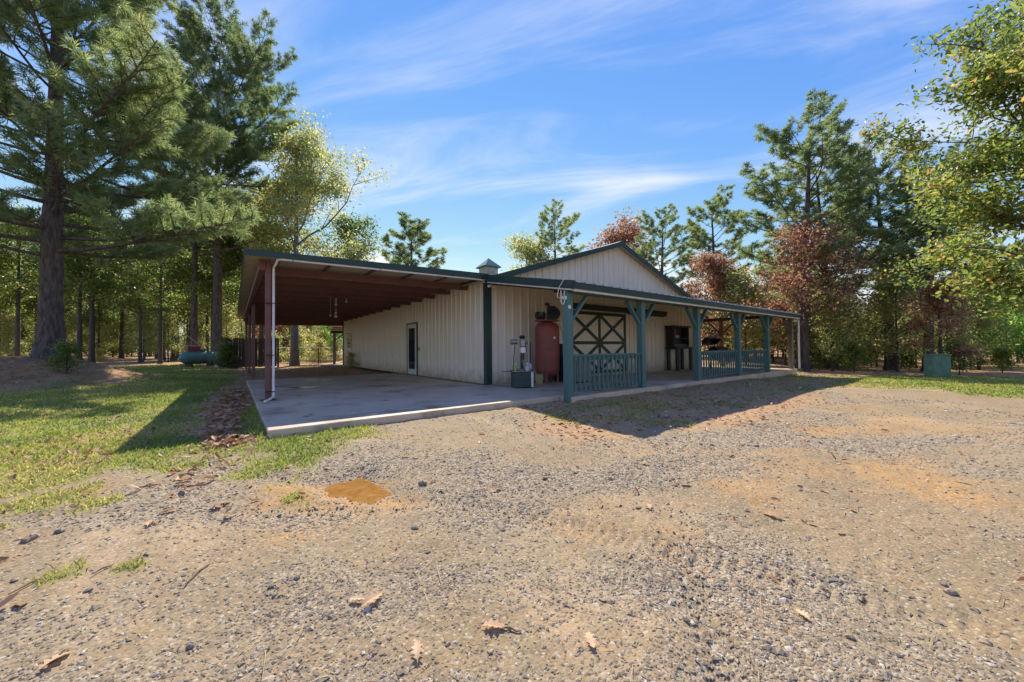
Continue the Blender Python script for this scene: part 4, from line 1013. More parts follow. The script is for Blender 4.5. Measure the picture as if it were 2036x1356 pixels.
LEAF4_V = np.array([(0, 0, 0), (0.5, 0.32, 0.06), (1, 0, 0.0), (0.5, -0.32, 0.06)]); LEAF4_F = np.array([(0, 2, 1), (0, 3, 2)])
def make_broadleaf(seed, H, r0, clear, spread, limbs, leaves, size, mat_l, bark='bark_oak', lobed=False, up=30, upright=0.5, lean=(0, 0), clump=0.28, per=7, bias=None, twigs=(7, 4), wobble=0.10):
    g = np.random.default_rng(seed); mb = MB()
    P, rad = trunk_mesh(mb, H * 0.92, r0, g, wob=wobble, flare=0.35, lean=lean, sides=10)
    tips = []; az = g.random() * 6.28
    for i in range(limbs):
        t = clear + (0.97 - clear) * (i + g.random() * 0.5) / limbs; tt = (t - clear) / (1 - clear)
        az += 2.4 + g.normal(0, 0.4)
        L = spread * (0.5 + 0.5 * math.sin(math.pi * (0.18 + 0.74 * tt))) * (0.7 + 0.45 * g.random()) * (1 - 0.25 * tt)
        if bias is not None: L *= 1 + bias[1] * math.cos(az - bias[0])
        el = R(up * 0.4 + up * 1.2 * tt + g.normal(0, 9))
        d = np.array([math.cos(az) * math.cos(el), math.sin(az) * math.cos(el), math.sin(el)])
        p, _ = along(P[1:], min(0.999, t))
        B = bend_path(p, d, L, g, 6, upright * 0.6, 0.16)
        rb = max(0.012, r0 * 0.36 * (1 - 0.75 * tt) * (0.6 + 0.4 * L / spread))
        mb.tube([tuple(q) for q in B], [rb * (1 - 0.85 * k / 6) for k in range(7)], 5, False)
        for k in range(twigs[0]):
            s = 0.28 + 0.72 * (k + g.random() * 0.8) / twigs[0]
            q, dd = along(B, min(s, 0.999))
            sd = unit(dd * 0.6 + g.normal(0, 0.55, 3) + np.array([0, 0, 0.12]))
            sl_ = L * (0.22 + 0.25 * (1 - s)) * (0.7 + 0.6 * g.random())
            S = bend_path(q, sd, sl_, g, 3, 0.2, 0.2)
            mb.tube([tuple(z) for z in S], [rb * 0.34, rb * 0.26, rb * 0.16, 0.004], 4, False)
            for m in range(twigs[1]):
                c_, d_ = along(S, min(0.35 + 0.65 * (m + g.random()) / twigs[1], 0.999))
                tips.append(np.concatenate([c_, d_]))
    T = np.array(tips)
    nt = len(T); n = leaves
    # leaves gather in clumps round the twigs, some clumps full, some bare
    wgt = g.gamma(1.3, 1.0, nt); wgt /= wgt.sum()
    idx = g.choice(nt, n, p=wgt)
    Pn = T[idx, :3] + g.normal(0, clump, (n, 3)) * np.array([1, 1, 0.75])
    S = size * (0.65 + 0.7 * g.random(n))
    RM = rand_rot(n, R(85), g)
    BV, BF = (LEAF_V, LEAF_F) if lobed else (LEAF4_V, LEAF4_F)
    if lobed: BV, BF = LEAF6_V, LEAF6_F
    V, F = place(BV, BF, Pn, S, RM)
    clumpc = g.normal(0, 0.16, nt)[idx]
    rn = np.repeat(np.clip(g.beta(2, 2.2, n) + clumpc, 0, 1), len(BF))
    return mb.mesh('trunk', M[bark], True), mesh_np('crown', V, F, mat_l, False, rn)

def plant_tree(name, tm, cm, x, y, label, cat='tree', group=None, rz=0.0, s=1.0, z=None, sz=None):
    t = empty(name, (x, y, gz(x, y) if z is None else z), rz, label, cat, group)
    t.scale = (s, s, s if sz is None else sz)
    link('trunk', tm, t); link('crown', cm, t)
    return t

# the individual trees that stand out
tm, cm = make_pine(11, 18.5, 0.30, 0.19, 6.3, 84, 14, 0.27, 0.012, shape=0.50, low_elev=-7, hi_elev=48, dens=2.0, bias=(R(-37), 0.2, 0.16), sides=44, flare=0.75)
plant_tree('pine_tree', tm, cm, -11.03, 11.29, 'big near pine with a thick furrowed trunk standing on the needle covered mound')
tm, cm = make_pine(29, 22.3, 0.30, 0.33, 7.0, 70, 13, 0.28, 0.016, shape=0.55, low_elev=-2, hi_elev=46, dens=1.7, bias=(R(-37), 0.3, 0.22), flat_top=True, sides=28)
plant_tree('pine_tree', tm, cm, -6.77, 23.7, 'tall pine with upswept limbs rising behind the green propane tank')
tm, cm = make_broadleaf(31, 15.5, 0.27, 0.34, 5.2, 28, 28000, 0.16, M['leaf_olive'], 'bark_pale', up=38, bias=(R(-20), 0.35), clump=0.42)
plant_tree('oak_tree', tm, cm, -2.55, 20.0, 'tall olive leaved broadleaf tree with a pale trunk behind the carport')
tm, cm = make_pine(41, 14.3, 0.24, 0.34, 4.3, 36, 18, 0.24, 0.017, dens=1.5, low_elev=2, hi_elev=48, flat_top=True, lean=(0.03, -0.03), step=0.42)
plant_tree('pine_tree', tm, cm, 21.2, -1.9, 'tallest pine beyond the porch end, its top leaning above the rust coloured oaks', s=1.3, sz=1.0)
PINE_B = (tm, cm)
tm, cm = make_pine(47, 13.0, 0.20, 0.48, 3.3, 26, 18, 0.26, 0.019, dens=1.6, low_elev=10, hi_elev=50, flat_top=True, step=0.45)
PINE_C = (tm, cm)
plant_tree('pine_tree', *PINE_C, 29.0, 6.6, 'open crowned slender pine rising over the porch roof beside the tallest pine past the porch', s=1.3, sz=1.06, rz=1.1)
plant_tree('pine_tree', *PINE_C, 10.4, 31.4, 'round topped lone pine showing above the carport roof', s=1.75, sz=1.15, rz=4.0)
plant_tree('pine_tree', *PINE_B, 25.0, -2.4, 'dense pine directly behind the tallest pine past the porch', s=1.2, sz=0.93, rz=2.0)
plant_tree('pine_tree', *PINE_B, 26.0, -5.0, 'shorter full pine beside the dense pine past the porch', s=1.15, sz=0.88, rz=3.3)
plant_tree('pine_tree', *PINE_B, 24.6, -6.6, 'low branched pine between the full pine and the near oak', s=0.95, sz=0.74, rz=5.3)
plant_tree('pine_tree', *PINE_C, 31.4, -6.1, 'thin pine partly hidden behind the big green oak by the drive', s=0.82, rz=0.4)
tm, cm = make_broadleaf(53, 6.4, 0.13, 0.28, 2.8, 17, 7200, 0.15, M['leaf_rust'], up=45, clump=0.30)
RUST = (tm, cm)
tm, cm = make_broadleaf(57, 7.2, 0.14, 0.30, 3.4, 20, 8200, 0.14, M['leaf_rust'], up=38, clump=0.36, twigs=(7, 4))
plant_tree('oak_tree', tm, cm, 18.4, -2.8, 'rust brown oak just beyond the corner of the porch')
plant_tree('oak_tree', *RUST, 21.6, 2.9, 'orange brown oak rising over the porch roof end', s=1.12, rz=2.2)
plant_tree('oak_tree', *RUST, 20.6, -7.3, 'low orange tinged oak hanging over the green utility cabinet', s=0.66, rz=4.1)
tm, cm = make_broadleaf(61, 10.2, 0.24, 0.20, 5.0, 40, 60000, 0.135, M['leaf_green'], lobed=True, up=24, clump=0.24, twigs=(9, 5), bias=(R(160), 0.15))
plant_tree('oak_tree', tm, cm, 12.6, -11.0, 'big near green oak whose leafy boughs hang over the edge of the drive')
tm, cm = make_broadleaf(67, 15.5, 0.22, 0.45, 3.7, 20, 6800, 0.22, M['leaf_olive'], up=40, clump=0.42)
FARB = (tm, cm)
tm, cm = make_broadleaf(71, 12.5, 0.17, 0.42, 3.4, 20, 7600, 0.20, M['leaf_green'], up=36, clump=0.40)
GREENB = (tm, cm)
tm, cm = make_broadleaf(73, 7.0, 0.08, 0.16, 2.1, 18, 4600, 0.17, M['leaf_olive'], up=42, clump=0.34)
SAPL = (tm, cm)
tm, cm = make_broadleaf(79, 6.0, 0.08, 0.12, 2.2, 18, 5200, 0.17, M['leaf_bright'], up=36, clump=0.34)
BRIGHT = (tm, cm)
tm, cm = make_pine(83, 15.0, 0.17, 0.42, 2.9, 32, 10, 0.32, 0.026, dens=1.3, low_elev=0, hi_elev=55, step=0.5)
PINE_D = (tm, cm)
tm, cm = make_broadleaf(89, 1.7, 0.03, 0.05, 1.0, 16, 1800, 0.11, M['leaf_olive'], up=50, clump=0.16, twigs=(5, 3))
SHRUB = (tm, cm)
tm, cm = make_broadleaf(97, 1.6, 0.03, 0.05, 1.0, 16, 1800, 0.11, M['leaf_green'], up=50, clump=0.16, twigs=(5, 3))
SHRUB_G = (tm, cm)
plant_tree('broadleaf_tree', *FARB, 23.1, 25.6, 'olive topped tree over the carport side slope of the barn roof', s=1.25, sz=0.95, rz=1)
plant_tree('pine_tree', *PINE_B, 27.2, 25.0, 'dark rounded pine top behind the carport side slope of the barn roof', s=1.6, sz=1.18, rz=4.4)
plant_tree('oak_tree', *RUST, 35.7, 22.3, 'small reddish tree top peeking over the barn ridge', s=2.55, rz=5)
plant_tree('pine_tree', *PINE_B, 31.6, 13.4, 'broad pine crown showing behind the porch end slope of the barn roof', s=1.35, sz=1.04, rz=0.8)

def wood(name, protos, spots, label, group, smin, smax, seed, cat='tree'):
    g = random.Random(seed)
    for (x, y) in spots:
        tm_, cm_ = protos[g.randrange(len(protos))]
        plant_tree(name, tm_, cm_, x, y, label, cat, group, g.random() * 6.28, smin + (smax - smin) * g.random())
def P_(px, d):
    """point at depth d in front of the spot where the photographer stood, px to the side"""
    t = (px - 1018) / 730.9
    return (CAM.x + d * (0.6037 + 0.7973 * t), CAM.y + d * (0.7972 - 0.6036 * t))
g_ = random.Random(77)
def spread_spots(n, pa, pb, da, db, gap):
    out = []
    tries = 0
    while len(out) < n and tries < 4000:
        tries += 1
        q = P_(pa + (pb - pa) * g_.random(), da + (db - da) * g_.random() ** 0.8)
        if -7 < q[0] < 16 and -6 < q[1] < 21.8: continue
        if all(math.hypot(q[0] - w_[0], q[1] - w_[1]) > gap for w_ in out): out.append(q)
    return out
wood('broadleaf_tree', [GREENB], spread_spots(34, -150, 470, 25, 44, 1.7), 'green leaved broadleaf tree in the wood behind the carport lawn', 'green trees behind the carport lawn', 0.62, 1.0, 1)
wood('broadleaf_tree', [FARB], spread_spots(10, -150, 480, 32, 55, 3), 'olive yellow broadleaf tree in the wood behind the carport lawn', 'olive trees behind the carport lawn', 0.7, 0.95, 2)
wood('pine_tree', [PINE_D], spread_spots(9, -100, 480, 26, 50, 3.5), 'straight bare stemmed pine in the wood behind the carport lawn', 'pines behind the carport lawn', 0.85, 1.25, 3)
wood('sapling', [SAPL], spread_spots(16, -150, 470, 28, 46, 1.8), 'young olive leaved sapling at the edge of the wood behind the carport lawn', 'saplings behind the carport lawn', 0.5, 0.85, 4)
wood('sapling', [SAPL, BRIGHT], spread_spots(16, 480, 700, 33, 50, 2.0), 'young tree beyond the chain link fence behind the carport', 'young trees beyond the chain link fence', 0.5, 0.9, 5)
wood('oak_tree', [RUST], spread_spots(3, 500, 580, 32, 38, 2.0), 'russet oak beyond the plank fence behind the carport', 'russet oaks behind the plank fence', 0.6, 0.8, 55)
wood('broadleaf_tree', [GREENB, FARB], spread_spots(12, 480, 760, 45, 75, 4), 'far broadleaf tree beyond the carport clearing', 'far trees beyond the carport', 0.55, 0.8, 6)
wood('broadleaf_tree', [GREENB], spread_spots(11, 1620, 2300, 27, 45, 2.6), 'green broadleaf tree in the wood past the porch end', 'green trees past the porch end', 0.5, 0.78, 7)
wood('broadleaf_tree', [FARB], spread_spots(12, 1380, 2250, 30, 55, 3), 'olive broadleaf tree in the wood past the porch end', 'olive trees past the porch end', 0.45, 0.68, 8)
wood('pine_tree', [PINE_D], spread_spots(6, 1500, 2200, 28, 48, 3.5), 'narrow pine in the wood past the porch end', 'pines past the porch end', 0.6, 0.9, 9)
wood('sapling', [SAPL], spread_spots(26, 1590, 1960, 19.5, 32, 1.4), 'young olive leaved sapling at the wood edge past the porch end', 'saplings past the porch end', 0.55, 0.95, 10)
wood('sapling', [BRIGHT], spread_spots(14, 1900, 2400, 17, 30, 1.8), 'bright green young tree beyond the grass strip by the green cabinet', 'bright young trees by the cabinet', 0.6, 0.95, 11)
wood('shrub', [SHRUB], spread_spots(14, -150, 480, 28, 40, 1.5), 'low olive shrub under the trees behind the carport lawn', 'shrubs behind the carport lawn', 0.5, 0.9, 12, 'shrub')
wood('shrub', [SHRUB_G], spread_spots(26, 1600, 2300, 17, 28, 1.2), 'low green shrub under the trees past the porch end', 'shrubs past the porch end', 0.5, 0.95, 13, 'shrub')
wood('shrub', [SHRUB], spread_spots(18, 540, 690, 27, 40, 1.3), 'low shrub along the chain link fence', 'shrubs along the chain link fence', 0.7, 1.3, 14, 'shrub')
wood('broadleaf_tree', [FARB, GREENB], spread_spots(16, 1390, 1620, 30, 60, 3.0), 'distant tree seen through the porch and over its roof', 'distant trees beyond the porch', 0.45, 0.7, 15)
wood('sapling', [SAPL, SAPL, RUST], spread_spots(24, 1380, 1620, 22.5, 38, 1.7), 'young autumn tree seen through the porch posts', 'young trees behind the porch', 0.6, 0.9, 16)
wood('broadleaf_tree', [FARB, GREENB], spread_spots(22, -250, 500, 55, 95, 4.5), 'distant tree deep in the wood beyond the carport lawn', 'distant trees beyond the carport lawn', 0.8, 1.1, 17)
wood('sapling', [SAPL, BRIGHT], spread_spots(34, -250, 520, 44, 72, 2.6), 'undergrowth tree deep in the wood beyond the carport lawn', 'undergrowth deep in the carport wood', 0.8, 1.25, 18)
wood('sapling', [SAPL, BRIGHT], spread_spots(26, 1380, 2300, 34, 60, 2.8), 'undergrowth tree deep in the wood beyond the porch', 'undergrowth deep in the porch wood', 0.8, 1.2, 19)
plant_tree('broadleaf_tree', *GREENB, *P_(690, 31), 'green broadleaf tree beside the tall olive tree behind the carport', s=0.98, rz=0.7)
plant_tree('broadleaf_tree', *GREENB, *P_(520, 29), 'green broadleaf tree between the tall pine and the olive tree behind the carport', s=1.1, rz=2.7)
wood('shrub', [SHRUB, SHRUB_G], spread_spots(40, -200, 520, 44, 62, 1.6), 'tall thicket shrub deep in the wood beyond the carport lawn', 'thicket deep in the carport wood', 1.8, 2.8, 20, 'shrub')
wood('shrub', [SHRUB, SHRUB_G], spread_spots(26, 1380, 2300, 36, 52, 1.8), 'tall thicket shrub deep in the wood beyond the porch', 'thicket deep in the porch wood', 1.8, 2.8, 21, 'shrub')
# slender single trunk just behind the propane tank and one by the plank fence
plant_tree('pine_tree', *PINE_D, -8.1, 25.4, 'dark stemmed pine beside the tall upswept pine behind the tank', s=1.3, rz=1.9)
plant_tree('shrub', *SHRUB_G, -6.2, 18.6, 'leafy shrub between the propane tank and the plank fence', 'shrub', s=0.8)
plant_tree('shrub', *SHRUB_G, -10.2, 9.4, 'small shrub at the foot of the big near pine', 'shrub', s=0.55)
plant_tree('shrub', *SHRUB, -0.45, 13.6, 'spindly weed growing against the barn wall under the carport', 'shrub', s=0.45)
# ------------------------------------------------------------------ things on and around the porch
# air compressor
c = empty('air_compressor', (1.78, -0.62, 0.0), R(-24), 'upright red air compressor tank with black pump and motor on top', 'compressor')
tank = MB().lathe([(0.0, 0.16), (0.18, 0.18), (0.30, 0.24), (0.362, 0.34), (0.37, 0.42), (0.37, 1.62), (0.362, 1.70), (0.30, 1.79), (0.18, 1.845), (0.0, 1.86)], 32).build('tank', M['comp_red'], c, True)
MB().lathe([(0.3715, 0.985), (0.375, 0.99), (0.375, 1.01), (0.3715, 1.015)], 32).build('weld_seam', M['comp_red'], tank, True)
for k in range(4):
    a = R(45 + 90 * k + 20)
    MB().bar((0.31 * math.cos(a), 0.31 * math.sin(a), 0.0), (0.31 * math.cos(a), 0.31 * math.sin(a), 0.36), 0.09, 0.05, (math.cos(a), math.sin(a), 0)).build('leg', M['comp_red'], c)
MB().bbox((-0.36, -0.17, 1.862), (0.36, 0.17, 1.90), 0.006).build('top_plate', M['comp_red'], c)
mo = MB().lathe([(0.0, -0.36), (0.09, -0.36), (0.115, -0.34), (0.115, -0.09), (0.09, -0.06), (0.0, -0.06)], 16, (0, 0, 2.04), 'x').build('motor', M['pump'], c, True)
MB().box((-0.30, -0.10, 1.901), (-0.10, 0.10, 1.93)).build('motor_foot', M['comp_red'], c)
MB().box((-0.28, -0.135, 2.06), (-0.18, -0.10, 2.13)).build('motor_plate', M['tank_green'], mo)
pu = MB(); pu.bbox((0.02, -0.10, 1.901), (0.26, 0.12, 2.16), 0.02); pu.bbox((0.03, -0.06, 2.161), (0.14, 0.10, 2.34), 0.015); pu.bbox((0.15, -0.06, 2.161), (0.25, 0.10, 2.34), 0.015)
for z in np.arange(2.19, 2.33, 0.03):
    pu.box((0.022, -0.075, z), (0.148, 0.112, z + 0.010)); pu.box((0.149, -0.075, z + 0.002), (0.258, 0.112, z + 0.012))
po = pu.build('pump', M['pump'], c)
MB().lathe([(0.0, 0.0), (0.05, 0.0), (0.075, 0.02), (0.075, 0.07), (0.05, 0.09), (0, 0.09)], 14, (0.02, 0.02, 2.35)).build('air_filter', M['pump'], c, True)
fw = MB()
fw.lathe([(0.185, -0.03), (0.215, -0.03), (0.215, 0.03), (0.185, 0.03), (0.185, -0.03)], 28, (0.15, -0.16, 2.09), 'y')
for k in range(5):
    a = 2 * math.pi * k / 5
    fw.bar((0.15, -0.16, 2.09), (0.15 + 0.19 * math.cos(a), -0.16, 2.09 + 0.19 * math.sin(a)), 0.02, 0.03, (0, 1, 0))
fw.build('flywheel', M['pump'], c, True)
MB().tube([(0.30, -0.22, 1.80), (0.40, -0.26, 1.5), (0.40, -0.26, 1.3)], 0.012, 8).build('air_line', M['steel'], c, True)
MB().lathe([(0, 0), (0.035, 0.0), (0.035, 0.02), (0, 0.02)], 14, (0.10, -0.385, 1.35), 'y').build('gauge', M['white'], c)

# machine on a green cabinet beside the barn corner
d = empty('drill_press', (0.30, -1.22, 0.0), R(-28), 'grey bench drill press on a dark blue-green steel cabinet near the barn corner', 'drill press')
MB().bbox((-0.27, -0.22, 0.02), (0.27, 0.22, 0.43), 0.008).build('cabinet', M['cab_green'], d)
MB().box((-0.25, -0.228, 0.235), (0.20, -0.2205, 0.41)).build('upper_panel', M['cab_green'], d)
MB().box((-0.25, -0.228, 0.04), (0.20, -0.2205, 0.20)).build('lower_panel', M['cab_green'], d)
MB().box((0.205, -0.229, 0.03), (0.262, -0.2205, 0.42)).build('side_strip', M['white'], d)
MB().bbox((-0.30, -0.25, 0.431), (0.34, 0.25, 0.458), 0.006).build('table_top', M['steel'], d)
MB().box((-0.56, -0.20, 0.435), (-0.301, -0.14, 0.452)).build('table_arm', M['black'], d)
MB().bbox((-0.10, -0.12, 0.4585), (0.14, 0.16, 0.50), 0.01).build('machine_base', M['steel'], d)
MB().tube([(0.02, 0.10, 0.50), (0.02, 0.10, 1.32)], 0.042, 14).build('column', M['pump'], d, True)
hd = MB(); hd.bbox((-0.045, -0.14, 1.08), (0.085, 0.08, 1.31), 0.02); hd.build('head', M['steel'], d)
MB().bbox((-0.05, -0.165, 0.92), (0.075, -0.05, 1.079), 0.015).build('front_cover', M['white'], d)
MB().tube([(0.01, -0.10, 0.919), (0.01, -0.10, 0.74)], [0.045, 0.04], 12).build('spindle', M['pump'], d, True)
MB().tube([(0.01, -0.10, 0.739), (0.01, -0.10, 0.66), (0.01, -0.10, 0.60)], [0.02, 0.018, 0.006], 8).build('drill_bit', M['steel'], d, True)
MB().lathe([(0, 1.311), (0.07, 1.311), (0.085, 1.34), (0.06, 1.39), (0, 1.40)], 16, (0.01, -0.02, 0)).build('pulley_cover', M['black'], d, True)
MB().lathe([(0.0, -0.30), (0.06, -0.30), (0.07, -0.28), (0.07, -0.12), (0, -0.12)], 14, (0.0, 0.02, 1.22), 'x').build('motor', M['steel'], d, True)
for k in range(3):
    a = R(30 + 120 * k)
    MB().tube([(0.09, -0.06, 1.13), (0.12, -0.06 + 0.16 * math.cos(a), 1.13 + 0.16 * math.sin(a))], [0.008, 0.012], 6).build('feed_handle', M['black'], d)
MB().tube([(-0.24, 0.0, 0.46), (-0.22, 0.02, 0.80), (-0.18, 0.02, 1.12)], 0.010, 6).build('switch_cable', M['black'], d)
MB().tube([(0.26, 0.12, 0.46), (0.26, 0.12, 1.22)], 0.016, 8).build('guide_rod', M['black'], d)
def lump(name, rx, ry, rz_, mat, seed, loc, rot_=0, label=None, cat=None, group=None, flat=0.25, parent=None, seg=(10, 16), amp=0.22):
    g = np.random.default_rng(seed); V = []; F = []
    nu, nv = seg; ph = g.random(8) * 6.28
    for i in range(nu + 1):
        th = math.pi * i / nu
        for j in range(nv):
            a = 2 * math.pi * j / nv
            r = 1 + amp * (math.sin(3 * a + ph[0]) * math.sin(th * 2 + ph[1]) * 0.5 + 0.4 * math.sin(5 * a + ph[2] + th * 3) * math.sin(th)) + g.normal(0, amp * 0.18)
            z = math.cos(th) * r; z = max(z, -1 + flat)
            V.append((rx * r * math.sin(th) * math.cos(a), ry * r * math.sin(th) * math.sin(a), rz_ * (z + 1 - flat)))
    for i in range(nu):
        for j in range(nv): F.append((i * nv + j, i * nv + (j + 1) % nv, (i + 1) * nv + (j + 1) % nv, (i + 1) * nv + j))
    o = MB().add(V, F).build(name, mat, parent, True); o.location = loc; o.rotation_euler = (0, 0, rot_)
    return tag(o, label, cat, group)
lump('plastic_bag', 0.085, 0.075, 0.11, M['bag'], 2, (0.46, -1.33, 0.458), 0.3, 'crumpled milky plastic bag on the drill press table', 'bag')
jug = empty('plastic_jug', (0.31, -1.44, 0.4585), 0.2, 'pale plastic jug standing on the drill press table', 'jug')
MB().lathe([(0, 0), (0.055, 0.0), (0.06, 0.01), (0.06, 0.12), (0.03, 0.155), (0.02, 0.16), (0.02, 0.18), (0, 0.18)], 16).build('jug_body', M['bag'], jug, True)
MB().lathe([(0, 0.18), (0.024, 0.18), (0.024, 0.20), (0, 0.20)], 12).build('jug_cap', M['white'], jug, True)
bo = empty('spray_bottle', (0.08, -1.22, 0.4585), 0, 'slim yellow-green bottle with white top at the table edge', 'bottle')
MB().lathe([(0, 0), (0.03, 0), (0.032, 0.01), (0.032, 0.11), (0.012, 0.15), (0, 0.15)], 12).build('bottle_body', pm('yellow_green_liquid', (0.35, 0.42, 0.06), (0.3, 0.38, 0.05), 5, 0.3), bo, True)
MB().lathe([(0, 0.15), (0.014, 0.15), (0.016, 0.21), (0, 0.21)], 10).build('bottle_top', M['white'], bo, True)
sc = empty('dustpan', (0.98, -1.16, 0.0), R(-30), 'tan scoop with a thin handle leaning beside the red tank', 'scoop')
s_ = MB(); s_.add([(-0.10, 0.0, 0.03), (0.08, 0.02, 0.03), (0.12, 0.07, 0.30), (-0.12, 0.06, 0.33), (-0.10, 0.03, 0.03), (0.08, 0.05, 0.03), (0.12, 0.10, 0.30), (-0.12, 0.09, 0.33)], [(0, 1, 2, 3), (7, 6, 5, 4), (0, 4, 5, 1), (1, 5, 6, 2), (2, 6, 7, 3), (3, 7, 4, 0)])
s_.add([(-0.10, 0.0, 0.0), (0.08, 0.02, 0.0), (0.08, 0.05, 0.03), (-0.10, 0.03, 0.03)], [(0, 1, 2, 3)])
s_.build('pan', M['tan_plastic'], sc)
MB().tube([(0.06, 0.08, 0.28), (0.22, 0.16, 0.64)], 0.011, 8).build('handle', M['wood_grey'], sc)

# grey bin with the house number
bn = empty('storage_bin', (2.50, -1.20, 0.0), 0, 'grey steel bin with the number 4100 on it behind the railing', 'bin')
MB().bbox((-0.32, -0.27, 0.045), (0.32, 0.27, 0.76), 0.012).build('bin_body', M['bin_grey'], bn)
MB().bbox((-0.335, -0.285, 0.761), (0.335, 0.285, 0.80), 0.008).build('bin_lid', M['black'], bn)
MB().box((-0.29, -0.24, 0.0), (0.29, 0.24, 0.044)).build('bin_plinth', M['black'], bn)
def glyph(ch, size, mat, parent, loc):
    cu = bpy.data.curves.new('digit', 'FONT'); cu.body = ch; cu.size = size; cu.extrude = 0.002; cu.align_x = 'CENTER'
    ob = bpy.data.objects.new('digit', cu); col.objects.link(ob)
    dg = bpy.context.evaluated_depsgraph_get(); me = bpy.data.meshes.new_from_object(ob.evaluated_get(dg))
    col.objects.unlink(ob); bpy.data.objects.remove(ob)
    me.materials.clear(); me.materials.append(mat)
    o = link('number_digit', me, parent); o.location = loc; o.rotation_euler = (R(90), 0, 0)
    return o
for k, ch in enumerate('4100'):
    glyph(ch, 0.125, M['black'], bn, (0.23, -0.275, 0.575 - 0.098 * k))
lk = empty('steel_locker', (2.62, -0.42, 0.0), 0, 'dark green steel locker between the red tank and the sliding door', 'locker')
MB().bbox((-0.22, -0.2, 0.03), (0.22, 0.2, 1.18), 0.008).build('locker_body', M['cab_green'], lk)
MB().box((-0.20, -0.212, 0.06), (0.20, -0.201, 1.15)).build('locker_door', M['cab_green'], lk)
MB().box((0.14, -0.225, 0.60), (0.16, -0.2125, 0.70)).build('locker_handle', M['steel'], lk)
MB().box((-0.2, -0.18, 0.0), (0.2, 0.18, 0.029)).build('locker_foot', M['black'], lk)

# dark hutch against the front wall
hu = empty('wooden_hutch', (10.05, -0.34, 0.0), 0, 'tall dark wooden hutch with open legs standing against the front wall', 'hutch')
for x in (-0.58, 0.58):
    for y in (-0.2, 0.2): MB().box((x - 0.09, y - 0.04, 0.0), (x + 0.09, y + 0.04, 0.94)).build('leg', M['dark'], hu)
MB().bbox((-0.70, -0.26, 0.941), (0.70, 0.26, 1.04), 0.008).build('counter', M['dark'], hu)
MB().box((-0.64, 0.18, 1.041), (0.64, 0.24, 1.90)).build('back_board', M['dark'], hu)
for x in (-0.62, 0.62): MB().box((x - 0.05, -0.10, 1.041), (x + 0.05, 0.179, 1.90)).build('side_board', M['dark'], hu)
MB().bbox((-0.72, -0.20, 1.901), (0.72, 0.26, 1.97), 0.01).build('cornice', M['dark'], hu)
MB().box((-0.569, -0.08, 1.40), (0.569, 0.179, 1.425)).build('shelf', M['dark'], hu)
MB().box((-0.16, 0.165, 1.48), (0.02, 0.1795, 1.85)).build('red_panel', M['comp_red'], hu)
MB().box((-0.569, -0.05, 1.041), (0.569, 0.0, 1.16)).build('drawer_front', M['cab_green'], hu)
for (x, r_) in ((-0.30, 0.045), (-0.14, 0.035)):
    o = empty('tin_can', (10.05 + x, -0.36, 1.425), 0, ('wide' if r_ > 0.04 else 'slim') + ' pale tin can on the dark hutch shelf', 'can')
    MB().lathe([(0, 0), (r_, 0), (r_, 0.12), (0, 0.12)], 14).build('can_body', M['cream'], o, True)
    MB().lathe([(0, 0.1205), (r_ * 0.94, 0.1205), (r_ * 0.94, 0.126), (0, 0.126)], 14).build('can_lid', M['steel'], o, True)

# grill behind the railing
gr = empty('barbecue_grill', (11.95, -1.15, 0.0), R(-12), 'black barbecue grill with its rounded lid raised behind the porch railing', 'grill')
for x in (-0.30, 0.30):
    for y in (-0.2, 0.2): MB().tube([(x, y, 0.0), (x * 0.9, y * 0.9, 0.74)], 0.02, 8).build('leg', M['black'], gr)
MB().lathe([(0.0, -0.40), (0.22, -0.40), (0.24, -0.38), (0.24, 0.38), (0.22, 0.40), (0.0, 0.40)], 20, (0, 0, 0.80), 'x').build('firebox', M['black'], gr, True)
MB().bbox((0.42, -0.2, 0.84), (1.05, 0.2, 0.88), 0.005).build('side_shelf', M['black'], gr)
MB().bbox((-0.75, -0.2, 0.84), (-0.42, 0.2, 0.88), 0.005).build('side_shelf', M['black'], gr)
ld = MB(); n_ = 12
for k in range(n_):
    a0, a1 = R(-20 + 150 * k / n_), R(-20 + 150 * (k + 1) / n_)
    ld.add([(-0.40, 0.28 + 0.26 * math.cos(a0), 1.20 + 0.26 * math.sin(a0)), (0.40, 0.28 + 0.26 * math.cos(a0), 1.20 + 0.26 * math.sin(a0)), (0.40, 0.28 + 0.26 * math.cos(a1), 1.20 + 0.26 * math.sin(a1)), (-0.40, 0.28 + 0.26 * math.cos(a1), 1.20 + 0.26 * math.sin(a1))], [(0, 1, 2, 3)])
for sx in (-0.40, 0.40):
    ring = [(sx, 0.28, 1.20)] + [(sx, 0.28 + 0.26 * math.cos(R(-20 + 150 * k / n_)), 1.20 + 0.26 * math.sin(R(-20 + 150 * k / n_))) for k in range(n_ + 1)]
    ld.add(ring, [(0, k, k + 1) for k in range(1, n_ + 1)])
ld.build('lid', M['black'], gr, True)
for x in (-0.36, 0.36): MB().bar((x, 0.22, 0.95), (x, 0.30, 1.20), 0.03, 0.02).build('hinge_arm', M['black'], gr)
MB().tube([(-0.22, 0.02, 1.40), (-0.22, -0.04, 1.43), (0.22, -0.04, 1.43), (0.22, 0.02, 1.40)], 0.014, 8).build('lid_handle', M['steel'], gr, True)

